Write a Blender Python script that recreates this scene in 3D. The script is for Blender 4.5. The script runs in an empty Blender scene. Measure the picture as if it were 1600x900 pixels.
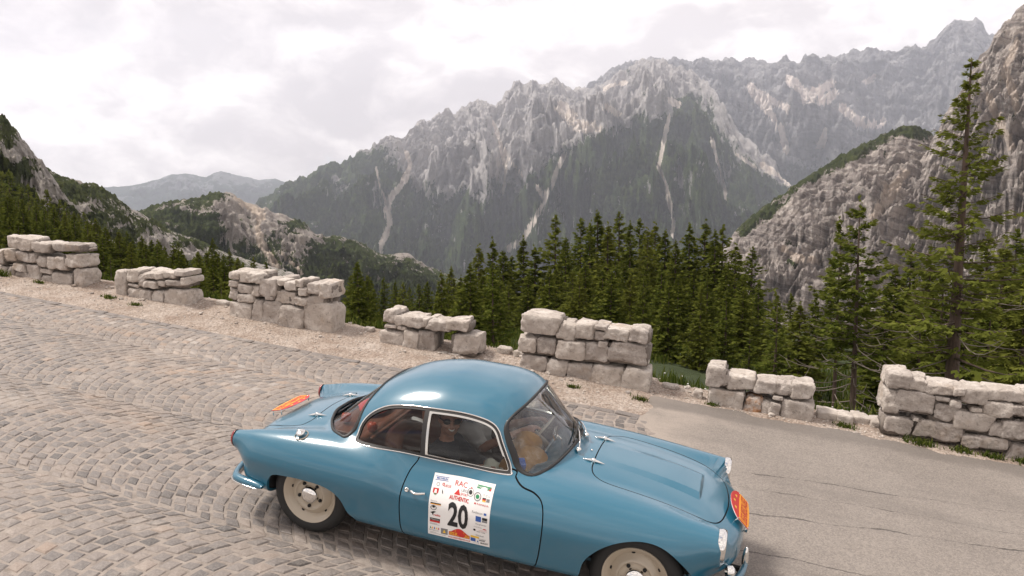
import bpy, bmesh, math, random
import numpy as np
from mathutils import Matrix, Vector
random.seed(7); RNG = np.random.default_rng(7)
scene = bpy.context.scene
# ------------------------------------------------------------------ camera, sky, sun, exposure
# road frame: x along the road (downhill, the way the car faces), y across to the parapet, z square to the road.
ROADCAM = np.array([[0.95043524, 0.29975855, 0.08256922], [0.13537354, -0.1598848, -0.97780921], [-0.27990511, 0.94052202, -0.19253952]])
CAMPOS_ROAD = np.array([2.74084129, -5.16176843, 3.0038542])
FPX = 1165.36; PITCH = math.radians(6.0)
cp_, sp_ = math.cos(PITCH), math.sin(PITCH)
WORLDCAM = np.array([[1, 0, 0], [0, -sp_, cp_], [0, -cp_, -sp_]])       # columns: right, down, forward
M3 = WORLDCAM @ ROADCAM
CAM = M3 @ CAMPOS_ROAD
ROAD = Matrix([[*M3[0], 0], [*M3[1], 0], [*M3[2], 0], [0, 0, 0, 1]])
cam_d = bpy.data.cameras.new('camera'); cam = bpy.data.objects.new('camera', cam_d)
scene.collection.objects.link(cam); scene.camera = cam
cam_d.sensor_width = 36.0; cam_d.lens = 36.0 * FPX / 1600.0; cam_d.clip_start = 0.1; cam_d.clip_end = 80000
cam.matrix_world = Matrix([[1, 0, 0, CAM[0]], [0, sp_, -cp_, CAM[1]], [0, cp_, sp_, CAM[2]], [0, 0, 0, 1]])
SUN_EL, SUN_AZ = math.radians(61), math.radians(-80)     # azimuth from the view direction, negative = left
sun_dir = Vector((math.sin(SUN_AZ) * math.cos(SUN_EL), math.cos(SUN_AZ) * math.cos(SUN_EL), math.sin(SUN_EL)))
sun_d = bpy.data.lights.new('sun', 'SUN'); sun = bpy.data.objects.new('sun', sun_d); scene.collection.objects.link(sun)
sun_d.energy = 3.2; sun_d.angle = math.radians(13.0); sun_d.color = (1.0, 0.93, 0.84)
sun.rotation_euler = sun_dir.to_track_quat('Z', 'Y').to_euler(); sun.location = (0, 0, 60)
scene.view_settings.view_transform = 'Standard'; scene.view_settings.look = 'None'
scene.view_settings.gamma = 1.0; scene.view_settings.use_curve_mapping = False
scene.view_settings.exposure = 0.68
HAZE = 0.000072
scene.cycles.volume_bounces = 2
world = bpy.data.worlds.new('World'); scene.world = world; world.use_nodes = True

class NT:
    """small node-graph writer"""
    def __init__(s, tree): s.t = tree; s.n = tree.nodes; s.l = tree.links; s.n.clear()
    def add(s, typ, ins=None, **kw):
        n = s.n.new(typ)
        for k, v in kw.items(): setattr(n, k, v)
        for k, v in (ins or {}).items(): s.put(n.inputs[k], v)
        return n
    def put(s, sock, v):
        if isinstance(v, bpy.types.NodeSocket): s.l.new(v, sock)
        elif isinstance(v, bpy.types.Node): s.l.new(v.outputs[0], sock)
        else:
            if isinstance(v, (tuple, list)) and len(v) == 3 and sock.type == 'RGBA': v = (*v, 1)
            sock.default_value = v
    def math(s, op, a, b=0.0, clamp=False):
        n = s.n.new('ShaderNodeMath'); n.operation = op; n.use_clamp = clamp
        s.put(n.inputs[0], a); s.put(n.inputs[1], b); return n.outputs[0]
    def vmath(s, op, a, b=(0, 0, 0)):
        n = s.n.new('ShaderNodeVectorMath'); n.operation = op
        s.put(n.inputs[0], a); s.put(n.inputs[1], b); return n.outputs[0]
    def mix(s, f, a, b, blend='MIX'):
        n = s.n.new('ShaderNodeMix'); n.data_type = 'RGBA'; n.blend_type = blend
        s.put(n.inputs[0], f); s.put(n.inputs[6], a); s.put(n.inputs[7], b); return n.outputs[2]
    def noise(s, vec, scale, detail=4.0, rough=0.55, dist=0.0, out=0):
        n = s.add('ShaderNodeTexNoise', {'Scale': scale, 'Detail': detail, 'Roughness': rough, 'Distortion': dist})
        if vec is not None: s.put(n.inputs['Vector'], vec)
        return n.outputs[out]
    def ramp(s, fac, stops, interp='LINEAR'):
        n = s.n.new('ShaderNodeValToRGB'); s.put(n.inputs[0], fac); r = n.color_ramp; r.interpolation = interp
        while len(r.elements) < len(stops): r.elements.new(0.5)
        for e, (p, c) in zip(r.elements, stops):
            e.position = p; e.color = (c, c, c, 1) if isinstance(c, (int, float)) else (*c, 1)
        return n.outputs[0]
    def smooth(s, v, a, b):
        n = s.n.new('ShaderNodeMapRange'); n.interpolation_type = 'SMOOTHSTEP'
        s.put(n.inputs[0], v); s.put(n.inputs[1], a); s.put(n.inputs[2], b); return n.outputs[0]

# sky: Nishita blue behind a broken, bright cumulus deck (a property of the sky by direction)
w = NT(world.node_tree)
wo = w.add('ShaderNodeOutputWorld')
sky = w.add('ShaderNodeTexSky', sky_type='NISHITA', sun_disc=False, sun_elevation=SUN_EL, sun_rotation=SUN_AZ, altitude=1600, air_density=1.0, dust_density=1.5)
tc = w.add('ShaderNodeTexCoord')
sep = w.add('ShaderNodeSeparateXYZ', {0: tc.outputs['Generated']})
cv = w.add('ShaderNodeCombineXYZ', {0: w.math('MULTIPLY', sep.outputs[0], 2.6), 1: w.math('MULTIPLY', sep.outputs[1], 2.6), 2: w.math('MULTIPLY', sep.outputs[2], 4.6)})
wv = w.vmath('ADD', cv, w.vmath('MULTIPLY', w.noise(cv, 1.6, 4, 0.55, out=1), (0.38, 0.38, 0.38)))
n1 = w.noise(wv, 2.1, 9, 0.56)
n2 = w.noise(w.vmath('ADD', wv, (3.1, 1.7, 0.4)), 0.9, 5, 0.5)
n3 = w.noise(w.vmath('ADD', wv, (-.03, -.05, .13)), 2.1, 9, 0.56)
cover = w.smooth(w.math('ADD', w.math('MULTIPLY', n1, 0.5), w.math('MULTIPLY', n2, 0.75)), 0.42, 0.54)
relief = w.math('ADD', 0.5, w.math('MULTIPLY', w.math('SUBTRACT', n1, n3), 6.0), True)
shade = w.math('ADD', w.math('MULTIPLY', relief, 0.62), w.math('MULTIPLY', w.smooth(n2, 0.34, 0.66), 0.40))
cloud = w.ramp(shade, [(0.0, (0.40, 0.36, 0.352)), (0.3, (0.51, 0.46, 0.445)), (0.55, (0.62, 0.565, 0.54)), (0.8, (0.78, 0.72, 0.68)), (1.0, (1.02, 0.94, 0.885))])
skyc = w.mix(1.0, sky.outputs[0], (0.11, 0.11, 0.11, 1), 'MULTIPLY')
horizon = w.math('SUBTRACT', 1.0, w.smooth(sep.outputs[2], 0.0, 0.10))
skyb = w.mix(w.math('MULTIPLY', horizon, 0.7), skyc, (0.62, 0.68, 0.76, 1))
fin = w.mix(cover, skyb, cloud)
bg = w.add('ShaderNodeBackground', {'Color': fin, 'Strength': 1.05})
w.l.new(bg.outputs[0], wo.inputs[0])

# ------------------------------------------------------------------ helpers
def material(name): m = bpy.data.materials.new(name); m.use_nodes = True; return m, NT(m.node_tree)
def pbr(name, col, rough=0.5, metal=0.0, coat=0.0, spec=0.5, **kw):
    m, t = material(name); o = t.add('ShaderNodeOutputMaterial')
    b = t.add('ShaderNodeBsdfPrincipled', {'Base Color': (*col, 1), 'Roughness': rough, 'Metallic': metal, 'Coat Weight': coat, 'Coat Roughness': 0.03, 'Specular IOR Level': spec, **kw})
    t.l.new(b.outputs[0], o.inputs[0]); return m
def mesh(name, V, F, mats, parent=None, smooth=True, midx=None, normals=None, matrix=None, attrs=None):
    me = bpy.data.meshes.new(name)
    V = np.asarray(V, dtype=np.float32).reshape(-1, 3)
    if isinstance(F, np.ndarray):
        nf, k = F.shape
        me.vertices.add(len(V)); me.vertices.foreach_set('co', V.ravel())
        me.loops.add(nf * k); me.loops.foreach_set('vertex_index', F.astype(np.int32).ravel())
        me.polygons.add(nf); me.polygons.foreach_set('loop_start', np.arange(0, nf * k, k, dtype=np.int32))
        me.update(calc_edges=True)
    else:
        me.from_pydata(V.tolist(), [], [list(map(int, f)) for f in F])
    for mt in (mats if isinstance(mats, (list, tuple)) else [mats]): me.materials.append(mt)
    if midx is not None: me.polygons.foreach_set('material_index', np.asarray(midx, dtype=np.int32))
    me.polygons.foreach_set('use_smooth', np.full(len(me.polygons), smooth, dtype=bool))
    for k, a in (attrs or {}).items():
        at = me.attributes.new(k, 'FLOAT', 'POINT'); at.data.foreach_set('value', np.asarray(a, dtype=np.float32))
    me.validate(verbose=False); me.update()
    if normals is not None and smooth and len(me.vertices) == len(normals):
        me.normals_split_custom_set_from_vertices(np.asarray(normals, dtype=np.float32).tolist())
    o = bpy.data.objects.new(name, me); scene.collection.objects.link(o)
    if parent is not None: o.parent = parent
    if matrix is not None: o.matrix_world = matrix
    return o
def empty(name, matrix=None, parent=None):
    o = bpy.data.objects.new(name, None); scene.collection.objects.link(o); o.empty_display_size = 0.2
    if parent is not None: o.parent = parent
    if matrix is not None: o.matrix_world = matrix
    return o
def tag(o, label=None, cat=None, group=None, kind=None):
    for k, v in (('label', label), ('category', cat), ('group', group), ('kind', kind)):
        if v: o[k] = v
    return o
class MB:
    """collects simple solids into one mesh"""
    def __init__(s): s.V = []; s.F = []; s.M = []
    def raw(s, V, F, m=0):
        b = len(s.V); s.V += [tuple(map(float, v)) for v in V]; s.F += [tuple(int(i) + b for i in f) for f in F]; s.M += [m] * len(F); return s
    def box(s, c, d, m=0, rot=None):
        V = np.array([[x, y, z] for x in (-.5, .5) for y in (-.5, .5) for z in (-.5, .5)]) * np.array(d)
        if rot is not None: V = V @ np.array(rot).T
        return s.raw(V + np.array(c), [(0, 1, 3, 2), (4, 6, 7, 5), (0, 4, 5, 1), (2, 3, 7, 6), (0, 2, 6, 4), (1, 5, 7, 3)], m)
    def tube(s, pts, rad, n=8, m=0, caps=True):
        pts = [np.array(p, float) for p in pts]; k = len(pts)
        rad = [rad] * k if isinstance(rad, (int, float)) else rad
        T = [pts[min(i + 1, k - 1)] - pts[max(i - 1, 0)] for i in range(k)]; T = [t / (np.linalg.norm(t) + 1e-12) for t in T]
        a = np.cross(T[0], [0, 0, 1.0]); a = np.cross(T[0], [1.0, 0, 0]) if np.linalg.norm(a) < 1e-3 else a
        V = []
        for p, t, r in zip(pts, T, rad):
            a = a - t * a.dot(t); a = a / (np.linalg.norm(a) + 1e-12); b = np.cross(t, a)
            V += [p + r * (math.cos(q) * a + math.sin(q) * b) for q in (2 * math.pi * j / n for j in range(n))]
        F = [(i * n + j, i * n + (j + 1) % n, (i + 1) * n + (j + 1) % n, (i + 1) * n + j) for i in range(k - 1) for j in range(n)]
        if caps: F += [tuple(range(n))[::-1], tuple(range((k - 1) * n, k * n))]
        return s.raw(V, F, m)
    def lathe(s, prof, c, ax, n=48, m=0, ms=None):
        """prof: (radius, distance along axis)"""
        ax = np.array(ax, float); ax /= np.linalg.norm(ax); a = np.cross(ax, [0, 0, 1.0] if abs(ax[2]) < .9 else [1.0, 0, 0]); a /= np.linalg.norm(a); b = np.cross(ax, a)
        k = len(prof); V = [np.array(c) + h * ax + r * (math.cos(q) * a + math.sin(q) * b) for r, h in prof for q in (2 * math.pi * j / n for j in range(n))]
        base = len(s.F); 
        s.raw(V, [(i * n + j, i * n + (j + 1) % n, (i + 1) * n + (j + 1) % n, (i + 1) * n + j) for i in range(k - 1) for j in range(n)], m)
        if ms: s.M[base:] = [ms[i] for i in range(k - 1) for j in range(n)]
        return s
    def ball(s, c, r, n=16, k=10, m=0, rot=None):
        r = np.array([r] * 3 if isinstance(r, (int, float)) else r, float); V = []
        for i in range(k + 1):
            for j in range(n):
                t, q = math.pi * i / k, 2 * math.pi * j / n
                V.append(np.array([math.sin(t) * math.cos(q), math.sin(t) * math.sin(q), math.cos(t)]) * r)
        V = np.array(V); V = V @ np.array(rot).T if rot is not None else V
        return s.raw(V + np.array(c), [(i * n + j, (i + 1) * n + j, (i + 1) * n + (j + 1) % n, i * n + (j + 1) % n) for i in range(k) for j in range(n)], m)
    def build(s, name, mats, parent=None, smooth=True, matrix=None):
        return mesh(name, s.V, s.F, mats, parent, smooth, s.M if isinstance(mats, (list, tuple)) else None, matrix=matrix)
def sharpen(o, angle=40):
    me = o.data; bm = bmesh.new(); bm.from_mesh(me); bm.normal_update()
    for e in bm.edges:
        if len(e.link_faces) == 2 and e.calc_face_angle(0) > math.radians(angle): e.smooth = False
    bm.to_mesh(me); bm.free(); return o
def poly_sdf(P, Q):
    """signed distance (negative inside) of 2-D points P to closed polygon Q"""
    P = np.asarray(P, float); Q = np.asarray(Q, float); d = np.full(len(P), 1e9); ins = np.zeros(len(P), bool)
    for a, b in zip(Q, np.roll(Q, -1, 0)):
        e = b - a; w_ = P - a; t = np.clip((w_ @ e) / (e @ e + 1e-15), 0, 1)
        d = np.minimum(d, np.hypot(*(w_ - t[:, None] * e).T))
        c = (a[1] > P[:, 1]) != (b[1] > P[:, 1])
        with np.errstate(divide='ignore', invalid='ignore'):
            ins ^= c & (P[:, 0] < (b[0] - a[0]) * (P[:, 1] - a[1]) / (b[1] - a[1] + 1e-15) + a[0])
    return np.where(ins, -d, d)
def spline(Q, n=8, closed=True):
    """Catmull-Rom through Q"""
    Q = np.asarray(Q, float); k = len(Q); out = []
    for i in range(k if closed else k - 1):
        p = [Q[(i + j - 1) % k] if closed else Q[min(max(i + j - 1, 0), k - 1)] for j in range(4)]
        for t in np.linspace(0, 1, n, endpoint=False):
            out.append(.5 * ((2 * p[1]) + (-p[0] + p[2]) * t + (2 * p[0] - 5 * p[1] + 4 * p[2] - p[3]) * t ** 2 + (-p[0] + 3 * p[1] - 3 * p[2] + p[3]) * t ** 3))
    if not closed: out.append(Q[-1])
    return np.array(out)
# ------------------------------------------------------------------ car body as one smooth implicit surface
def pchip(X, Y):
    X = np.array(X, float); Y = np.array(Y, float); h = np.diff(X); d = np.diff(Y) / h; m = np.zeros(len(X))
    for i in range(1, len(X) - 1):
        if d[i - 1] * d[i] > 0: w1, w2 = 2 * h[i] + h[i - 1], h[i] + 2 * h[i - 1]; m[i] = (w1 + w2) / (w1 / d[i - 1] + w2 / d[i])
    m[0], m[-1] = d[0], d[-1]
    XS = np.linspace(X[0], X[-1], 600); k = np.clip(np.searchsorted(X, XS) - 1, 0, len(X) - 2); t = (XS - X[k]) / h[k]
    YS = (2*t**3-3*t**2+1)*Y[k] + (t**3-2*t**2+t)*h[k]*m[k] + (-2*t**3+3*t**2)*Y[k+1] + (t**3-t**2)*h[k]*m[k+1]
    ker = np.hanning(41); ker /= ker.sum(); YP = np.pad(YS, 20, mode='reflect', reflect_type='odd'); YS = np.convolve(YP, ker, 'valid')
    return lambda x: np.interp(x, XS, YS)
def smin(a, b, k): h = np.maximum(k - np.abs(a - b), 0) / k; return np.minimum(a, b) - h * h * k * .25
def smax(a, b, k): return -smin(-a, -b, k)
hull_top = pchip([-.95, -.75, -.6, -.4, -.22, .2, .8, 1.6, 1.98, 2.4, 2.7, 2.9, 3.05, 3.25], [.51, .595, .668, .733, .774, .825, .845, .850, .838, .790, .728, .660, .60, .51])
hull_bot = pchip([-.95, -.7, -.45, .3, 1.8, 2.6, 3.0, 3.25], [.36, .31, .25, .19, .18, .21, .27, .30])
hull_w = pchip([-.95, -.7, -.4, 0, .6, 1.2, 1.8, 2.3, 2.6, 2.9, 3.1, 3.25], [.66, .69, .735, .77, .79, .795, .795, .785, .76, .70, .63, .57])
ff = {k: pchip([1.0, 1.3, 1.7, 2.1, 2.4, 2.65, 2.92], v) for k, v in dict(
    y=[.52, .54, .555, .567, .575, .588, .604], top=[.78, .796, .800, .784, .766, .743, .713], a=[.24, .24, .235, .22, .195, .158, .108], b=[.26, .26, .25, .235, .21, .165, .108]).items()}
rf = {k: pchip([-.77, -.69, -.5, -.2, .2, .6, 1.0], v) for k, v in dict(
    y=[.612, .613, .618, .605, .585, .565, .55], top=[.672, .680, .722, .770, .805, .815, .81], a=[.052, .058, .105, .16, .20, .22, .22], b=[.062, .068, .125, .18, .22, .24, .24]).items()}
cab_top = pchip([-.30, -.16, -.05, .1, .27, .4, .55, .72, .95, 1.19, 1.36, 1.47, 1.56, 1.66, 1.76, 1.86, 1.96], [.55, .70, .808, .942, 1.085, 1.168, 1.232, 1.274, 1.300, 1.300, 1.275, 1.225, 1.140, 1.050, .968, .865, .74])
cab_w = pchip([-.30, -.16, 0, .2, .5, .9, 1.25, 1.45, 1.58, 1.68, 1.76, 1.83, 1.89, 1.96], [.28, .44, .545, .612, .658, .672, .660, .632, .592, .527, .447, .345, .22, .05])
def F_fender(x, y, z, f, x0, x1, k0, k1):
    a, b = f['a'](x), f['b'](x); q = np.sqrt(((y - f['y'](x)) / a) ** 2 + ((z - f['top'](x) + b) / b) ** 2) - 1
    d = q * np.minimum(a, b)
    return smax(smax(d, x0 - x, k0), x - x1, k1)
def F_car(P):
    x, y, z = P[:, 0], np.abs(P[:, 1]), P[:, 2]
    zt, zb, W = hull_top(x), hull_bot(x), hull_w(x); zm = .48
    n = 2.5 + 2.6 * np.clip((.60 - z) / .25, 0, 1) ** 2 * (3 - 2 * np.clip((.60 - z) / .25, 0, 1))
    Hh = np.where(z > zm, zt - zm, zm - zb)
    f = ((y / W) ** n + (np.abs(z - zm) / Hh) ** n) ** (1 / n) - 1
    d = f * .36
    xr = -.70 + .07 * (y / .7) ** 2.5 + .22 * np.maximum(z - .50, 0) + .5 * np.maximum(.36 - z, 0)
    xf = 3.055 - .20 * (y / .7) ** 2.2 - 2.0 * np.maximum(z - .47, 0) ** 2 - .9 * np.maximum(.42 - z, 0)
    d = smax(d, (xr - x) * .9, .12); d = smax(d, (x - xf) * .9, .16)
    d = smin(d, F_fender(x, y, z, ff, 1.15, 2.905, .3, .016), .085)
    d = smin(d, F_fender(x, y, z, rf, -.700, .75, .012, .3), .09)
    # raised scoop on the bonnet that opens towards the nose
    sc = np.clip((x - 2.0) / .72, 0, 1); sw = .165 + .02 * sc
    bulge = .030 * sc ** 1.3 * np.clip((sw + .035 - y) / .07, 0, 1) ** 1.0 * np.clip((2.735 - x) / .012, 0, 1)
    d = d - bulge * np.clip((z - .62) / .06, 0, 1)
    # cabin
    n2 = 2.75 - .55 * np.clip((x - 1.35) / .3, 0, 1); Wc, Hc = cab_w(x), np.maximum(cab_top(x) - .55, .02)
    c = (((y / Wc) ** n2 + (np.maximum(z - .55, 0) / Hc) ** n2) ** (1 / n2) - 1) * .42
    c = np.maximum(c, .62 - z)
    c = np.where((x < -.30) | (x > 1.96), 1.0, c)
    return smin(d, c, .055)
def G_car(P, e=1e-3):
    g = np.stack([F_car(P + e * np.eye(3)[i]) - F_car(P - e * np.eye(3)[i]) for i in range(3)], 1)
    return g / (np.linalg.norm(g, axis=1, keepdims=True) + 1e-12)
def outer_root(O, D, rmax=1.6, n=90):
    N = len(O); r = np.linspace(.02, rmax, n); last = np.zeros(N)
    for a in r:
        ins = F_car(O + a * D) < 0; last = np.where(ins, a, last)
    lo, hi = last, last + (r[1] - r[0])
    for _ in range(22):
        mid = .5 * (lo + hi); ins = F_car(O + mid[:, None] * D) < 0; lo = np.where(ins, mid, lo); hi = np.where(ins, hi, mid)
    return O + (.5 * (lo + hi))[:, None] * D
def car_grid(nu=400, nt=190, ne=60):
    """right half (y<=0) of the body as a grid: rays from the car's axis, fanned round at both ends"""
    xa, xb, zc_ = -.30, 2.60, .50
    mid = np.linspace(xa, xb, nu); ph = np.linspace(0, math.pi / 2, ne + 1)[1:]
    rows = [(xa, -p) for p in ph[::-1]] + [(x, 0.) for x in mid] + [(xb, p) for p in ph]
    th = np.linspace(-math.pi / 2, math.pi / 2, nt)
    O = np.array([[x, 0, zc_] for x, p in rows for t in th]); 
    D = np.array([[math.sin(p), -math.cos(p) * math.cos(t), math.cos(p) * math.sin(t)] for x, p in rows for t in th])
    V = outer_root(O, D); V[np.abs(V[:, 1]) < 1e-6, 1] = 0
    nr = len(rows); i, j = np.meshgrid(np.arange(nr - 1), np.arange(nt - 1), indexing='ij'); a = (i * nt + j).ravel()
    T = np.concatenate([np.stack([a, a + nt, a + nt + 1], 1), np.stack([a, a + nt + 1, a + 1], 1)])
    return V, T
# ------------------------------------------------------------------ materials of the car
M_paint = pbr('blue_paint', (0.018, 0.122, 0.195), 0.35, 0.0, 1.0, 0.3, **{'Coat IOR': 1.6})
M_paint.node_tree.nodes['Principled BSDF'].inputs['Coat Roughness'].default_value = .13
M_chrome = pbr('chrome', (0.80, 0.79, 0.77), 0.07, 1.0)
M_alu = pbr('bright_frame', (0.62, 0.61, 0.58), 0.25, 1.0)
M_rubber = pbr('black_rubber', (0.018, 0.017, 0.017), 0.55)
M_gap = pbr('panel_gap', (0.008, 0.008, 0.009), 0.8)
M_tyre = pbr('tyre', (0.016, 0.016, 0.016), 0.7)
M_cream = pbr('cream_wheel', (0.43, 0.37, 0.29), 0.32, 0, 0.4)
M_redlens = pbr('red_lens', (0.22, 0.008, 0.01), 0.12, 0, 0.8)
M_lens = pbr('lamp_glass', (0.26, 0.27, 0.28), 0.12, 0.5, 1.0)
M_leather = pbr('tan_leather', (0.17, 0.062, 0.034), 0.42)
M_dleather = pbr('dark_brown_lining', (0.060, 0.026, 0.018), 0.6)
M_carpet = pbr('dark_carpet', (0.03, 0.018, 0.014), 0.95)
M_white = pbr('sticker_white', (0.80, 0.79, 0.78), 0.35)
M_ink = pbr('black_ink', (0.012, 0.012, 0.013), 0.5)
M_red = pbr('red_ink', (0.52, 0.025, 0.022), 0.45)
M_oran = pbr('orange_ink', (0.85, 0.36, 0.02), 0.4)
M_yel = pbr('yellow_ink', (0.80, 0.50, 0.05), 0.4)
M_blu = pbr('blue_ink', (0.03, 0.10, 0.36), 0.45)
M_grn = pbr('green_ink', (0.02, 0.22, 0.09), 0.45)
M_gry = pbr('grey_ink', (0.20, 0.20, 0.21), 0.5)
M_skin = pbr('skin', (0.36, 0.17, 0.11), 0.5)
M_navy = pbr('navy_cloth', (0.012, 0.016, 0.030), 0.85)
M_palecloth = pbr('pale_cloth', (0.55, 0.52, 0.52), 0.85)
M_hair = pbr('grey_brown_hair', (0.10, 0.07, 0.05), 0.7)
M_mustard = pbr('mustard_cloth', (0.38, 0.19, 0.045), 0.85)
M_bluebag = pbr('blue_plastic', (0.01, 0.12, 0.60), 0.4)
M_redcloth = pbr('red_cloth', (0.62, 0.02, 0.02), 0.7)
M_apple = pbr('apple_skin', (0.48, 0.07, 0.03), 0.3)
M_paper = pbr('paper', (0.70, 0.69, 0.60), 0.8)
def glass_mat(name, tint, refl):
    m, t = material(name); o = t.add('ShaderNodeOutputMaterial')
    fr = t.add('ShaderNodeFresnel', {'IOR': 1.5})
    gl = t.add('ShaderNodeBsdfGlossy', {'Color': (1, 1, 1, 1), 'Roughness': 0.01}); tr = t.add('ShaderNodeBsdfTransparent', {'Color': (*tint, 1)})
    mx = t.add('ShaderNodeMixShader', {0: t.math('MULTIPLY', fr.outputs[0], refl, True), 1: tr.outputs[0], 2: gl.outputs[0]})
    t.l.new(mx.outputs[0], o.inputs[0]); return m
M_glass = glass_mat('window_glass', (0.66, 0.69, 0.68), 0.7)  # clear panes given a grey tint that stands in for the cabin's shade
M_screen = glass_mat('windscreen_glass', (0.90, 0.94, 0.93), 2.0)

# ------------------------------------------------------------------ cutting the body surface into panels
def clip(V, N, T, g):
    """split triangles along g = 0: (V, N, triangles with g<0, triangles with g>=0)"""
    pos = g >= 0; c = pos[T].sum(1); tin, tout = T[c == 0], T[c == 3]; X = T[(c == 1) | (c == 2)]
    if len(X) == 0: return V, N, tin, tout
    px_ = pos[X]; odd = np.where(px_.sum(1)[:, None] == 1, px_, ~px_); k = odd.argmax(1); r = np.arange(len(X))
    A, B, C = X[r, k], X[r, (k + 1) % 3], X[r, (k + 2) % 3]; apos = pos[A]
    E = np.concatenate([np.stack([A, B], 1), np.stack([A, C], 1)]); E.sort(1)
    U, inv = np.unique(E, axis=0, return_inverse=True); inv = inv.ravel()
    t = np.clip(g[U[:, 0]] / (g[U[:, 0]] - g[U[:, 1]]), .002, .998)[:, None]
    nV = V[U[:, 0]] * (1 - t) + V[U[:, 1]] * t; nN = N[U[:, 0]] * (1 - t) + N[U[:, 1]] * t; nN /= np.linalg.norm(nN, axis=1, keepdims=True) + 1e-12
    m = len(V); P, Q = m + inv[:len(X)], m + inv[len(X):]
    one = np.stack([A, P, Q], 1); two = np.concatenate([np.stack([P, B, C], 1), np.stack([P, C, Q], 1)]); ap2 = np.concatenate([apos, apos])
    return np.concatenate([V, nV]), np.concatenate([N, nN]), np.concatenate([tin, one[~apos], two[ap2]]), np.concatenate([tout, one[apos], two[~ap2]])
class Skin:
    """the body surface being cut; T maps region name -> triangles"""
    def __init__(s, V, N, T): s.V, s.N, s.T = V, N, {'body': T}
    def cut(s, src, dst, gfun):
        s.V, s.N, a, b = clip(s.V, s.N, s.T[src], gfun(s.V)); s.T[dst] = a; s.T[src] = b
def compact(V, N, T):
    u, inv = np.unique(T, return_inverse=True); return V[u], N[u], inv.reshape(T.shape)
def mirror(V, N, T): return V * [1, -1, 1], N * [1, -1, 1], T[:, ::-1]
def both(V, N, T):
    v, n, t = mirror(V, N, T); return np.concatenate([V, v]), np.concatenate([N, n]), np.concatenate([T, t + len(V)])
BV, BT = car_grid(); BN = G_car(BV); BN[np.abs(BV[:, 1]) < 1e-6, 1] = 0
# consistent outward winding
fn = np.cross(BV[BT[:, 1]] - BV[BT[:, 0]], BV[BT[:, 2]] - BV[BT[:, 0]]); flip = (fn * BN[BT[:, 0]]).sum(1) < 0; BT[flip] = BT[flip][:, ::-1]
S = Skin(BV, BN, BT)
Q_arch_r = spline([(-.337, .356), (-.316, .42), (-.262, .472), (-.12, .494), (.02, .500), (.18, .488), (.289, .431), (.355, .328), (.42, .259), (.45, .10), (.0, .05), (-.34, .10)])
Q_arch_f = spline([(2.053, .308), (2.079, .411), (2.151, .502), (2.232, .561), (2.32, .598), (2.424, .618), (2.529, .608), (2.626, .562), (2.719, .473), (2.775, .35), (2.79, .10), (2.4, .0), (2.04, .10)])
Q_side = spline([(.322, .838), (.335, .925), (.395, 1.000), (.504, 1.062), (.651, 1.097), (.832, 1.115), (1.039, 1.125), (1.198, 1.118), (1.298, 1.097), (1.356, 1.058), (1.400, .985), (1.448, .90), (1.487, .822), (1.470, .806), (1.2, .808), (.841, .811), (.55, .808), (.385, .806), (.335, .812)], 6)
Q_door = spline([(.848, .818), (.824, .772), (.788, .708), (.766, .60), (.762, .48), (.778, .33), (.80, .25), (.85, .222), (1.2, .215), (1.62, .222), (1.735, .25), (1.768, .332), (1.786, .513), (1.780, .640), (1.752, .715), (1.690, .750), (1.60, .765), (1.535, .795), (1.500, .83), (1.2, .85), (.95, .85)], 6)
hood_half = [(1.975, 0), (1.98, -.22), (1.992, -.33), (2.034, -.40), (2.13, -.446), (2.34, -.452), (2.56, -.449), (2.73, -.438), (2.83, -.40), (2.886, -.315), (2.918, -.14), (2.926, 0)]
Q_hood = spline(hood_half + [(x, -y) for x, y in hood_half[-2:0:-1]], 6)
deck_half = [(-.238, 0), (-.220, -.257), (-.222, -.35), (-.27, -.425), (-.40, -.43), (-.512, -.40), (-.62, -.37), (-.70, -.34), (-.72, 0)]
Q_deck = spline(deck_half + [(x, -y) for x, y in deck_half[-2:0:-1]], 6)
ws_half = [(-.282, 0), (-.283, -.27), (-.280, -.43), (-.314, -.505), (-.444, -.545), (-.619, -.566), (-.76, -.590), (-.83, -.585), (-.868, -.52), (-.906, -.382), (-.919, -.156), (-.922, 0)]
Q_ws = spline([(y, t) for t, y in ws_half] + [(-y, t) for t, y in ws_half[-2:0:-1]], 6)
rw_half = [(.655, 0), (.665, -.144), (.745, -.334), (.889, -.533), (1.005, -.610), (1.05, -.616), (1.105, -.585), (1.236, -.522), (1.404, -.320), (1.430, -.18), (1.436, 0)]
Q_rw = spline([(y, t) for t, y in rw_half] + [(-y, t) for t, y in rw_half[-2:0:-1]], 6)
FAR = 1.0
def g_side(V): return np.where((V[:, 2] > .72) & (V[:, 1] < -.3), poly_sdf(V[:, [0, 2]], Q_side), FAR)
def g_door(V): return np.where(V[:, 1] < -.35, poly_sdf(V[:, [0, 2]], Q_door), FAR)
def g_ws(V): return np.where((V[:, 0] > 1.2) & (V[:, 0] < 2.0) & (V[:, 2] > .7), poly_sdf(np.stack([V[:, 1], V[:, 2] - V[:, 0]], 1), Q_ws), FAR)
def g_rw(V): return np.where((V[:, 0] < .6) & (V[:, 2] > .7), poly_sdf(np.stack([V[:, 1], V[:, 2] + V[:, 0]], 1), Q_rw), FAR)
def g_hood(V): return np.where((V[:, 0] > 1.9) & (V[:, 2] > .5), poly_sdf(V[:, :2], Q_hood), FAR)
def g_deck(V): return np.where((V[:, 0] < 0) & (V[:, 2] > .45), poly_sdf(V[:, :2], Q_deck), FAR)
def g_ar(V): return np.where((V[:, 1] < -.4), poly_sdf(V[:, [0, 2]], Q_arch_r), FAR)
def g_af(V): return np.where((V[:, 1] < -.4), poly_sdf(V[:, [0, 2]], Q_arch_f), FAR)
off = lambda f, o: (lambda V: f(V) - o)
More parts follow.
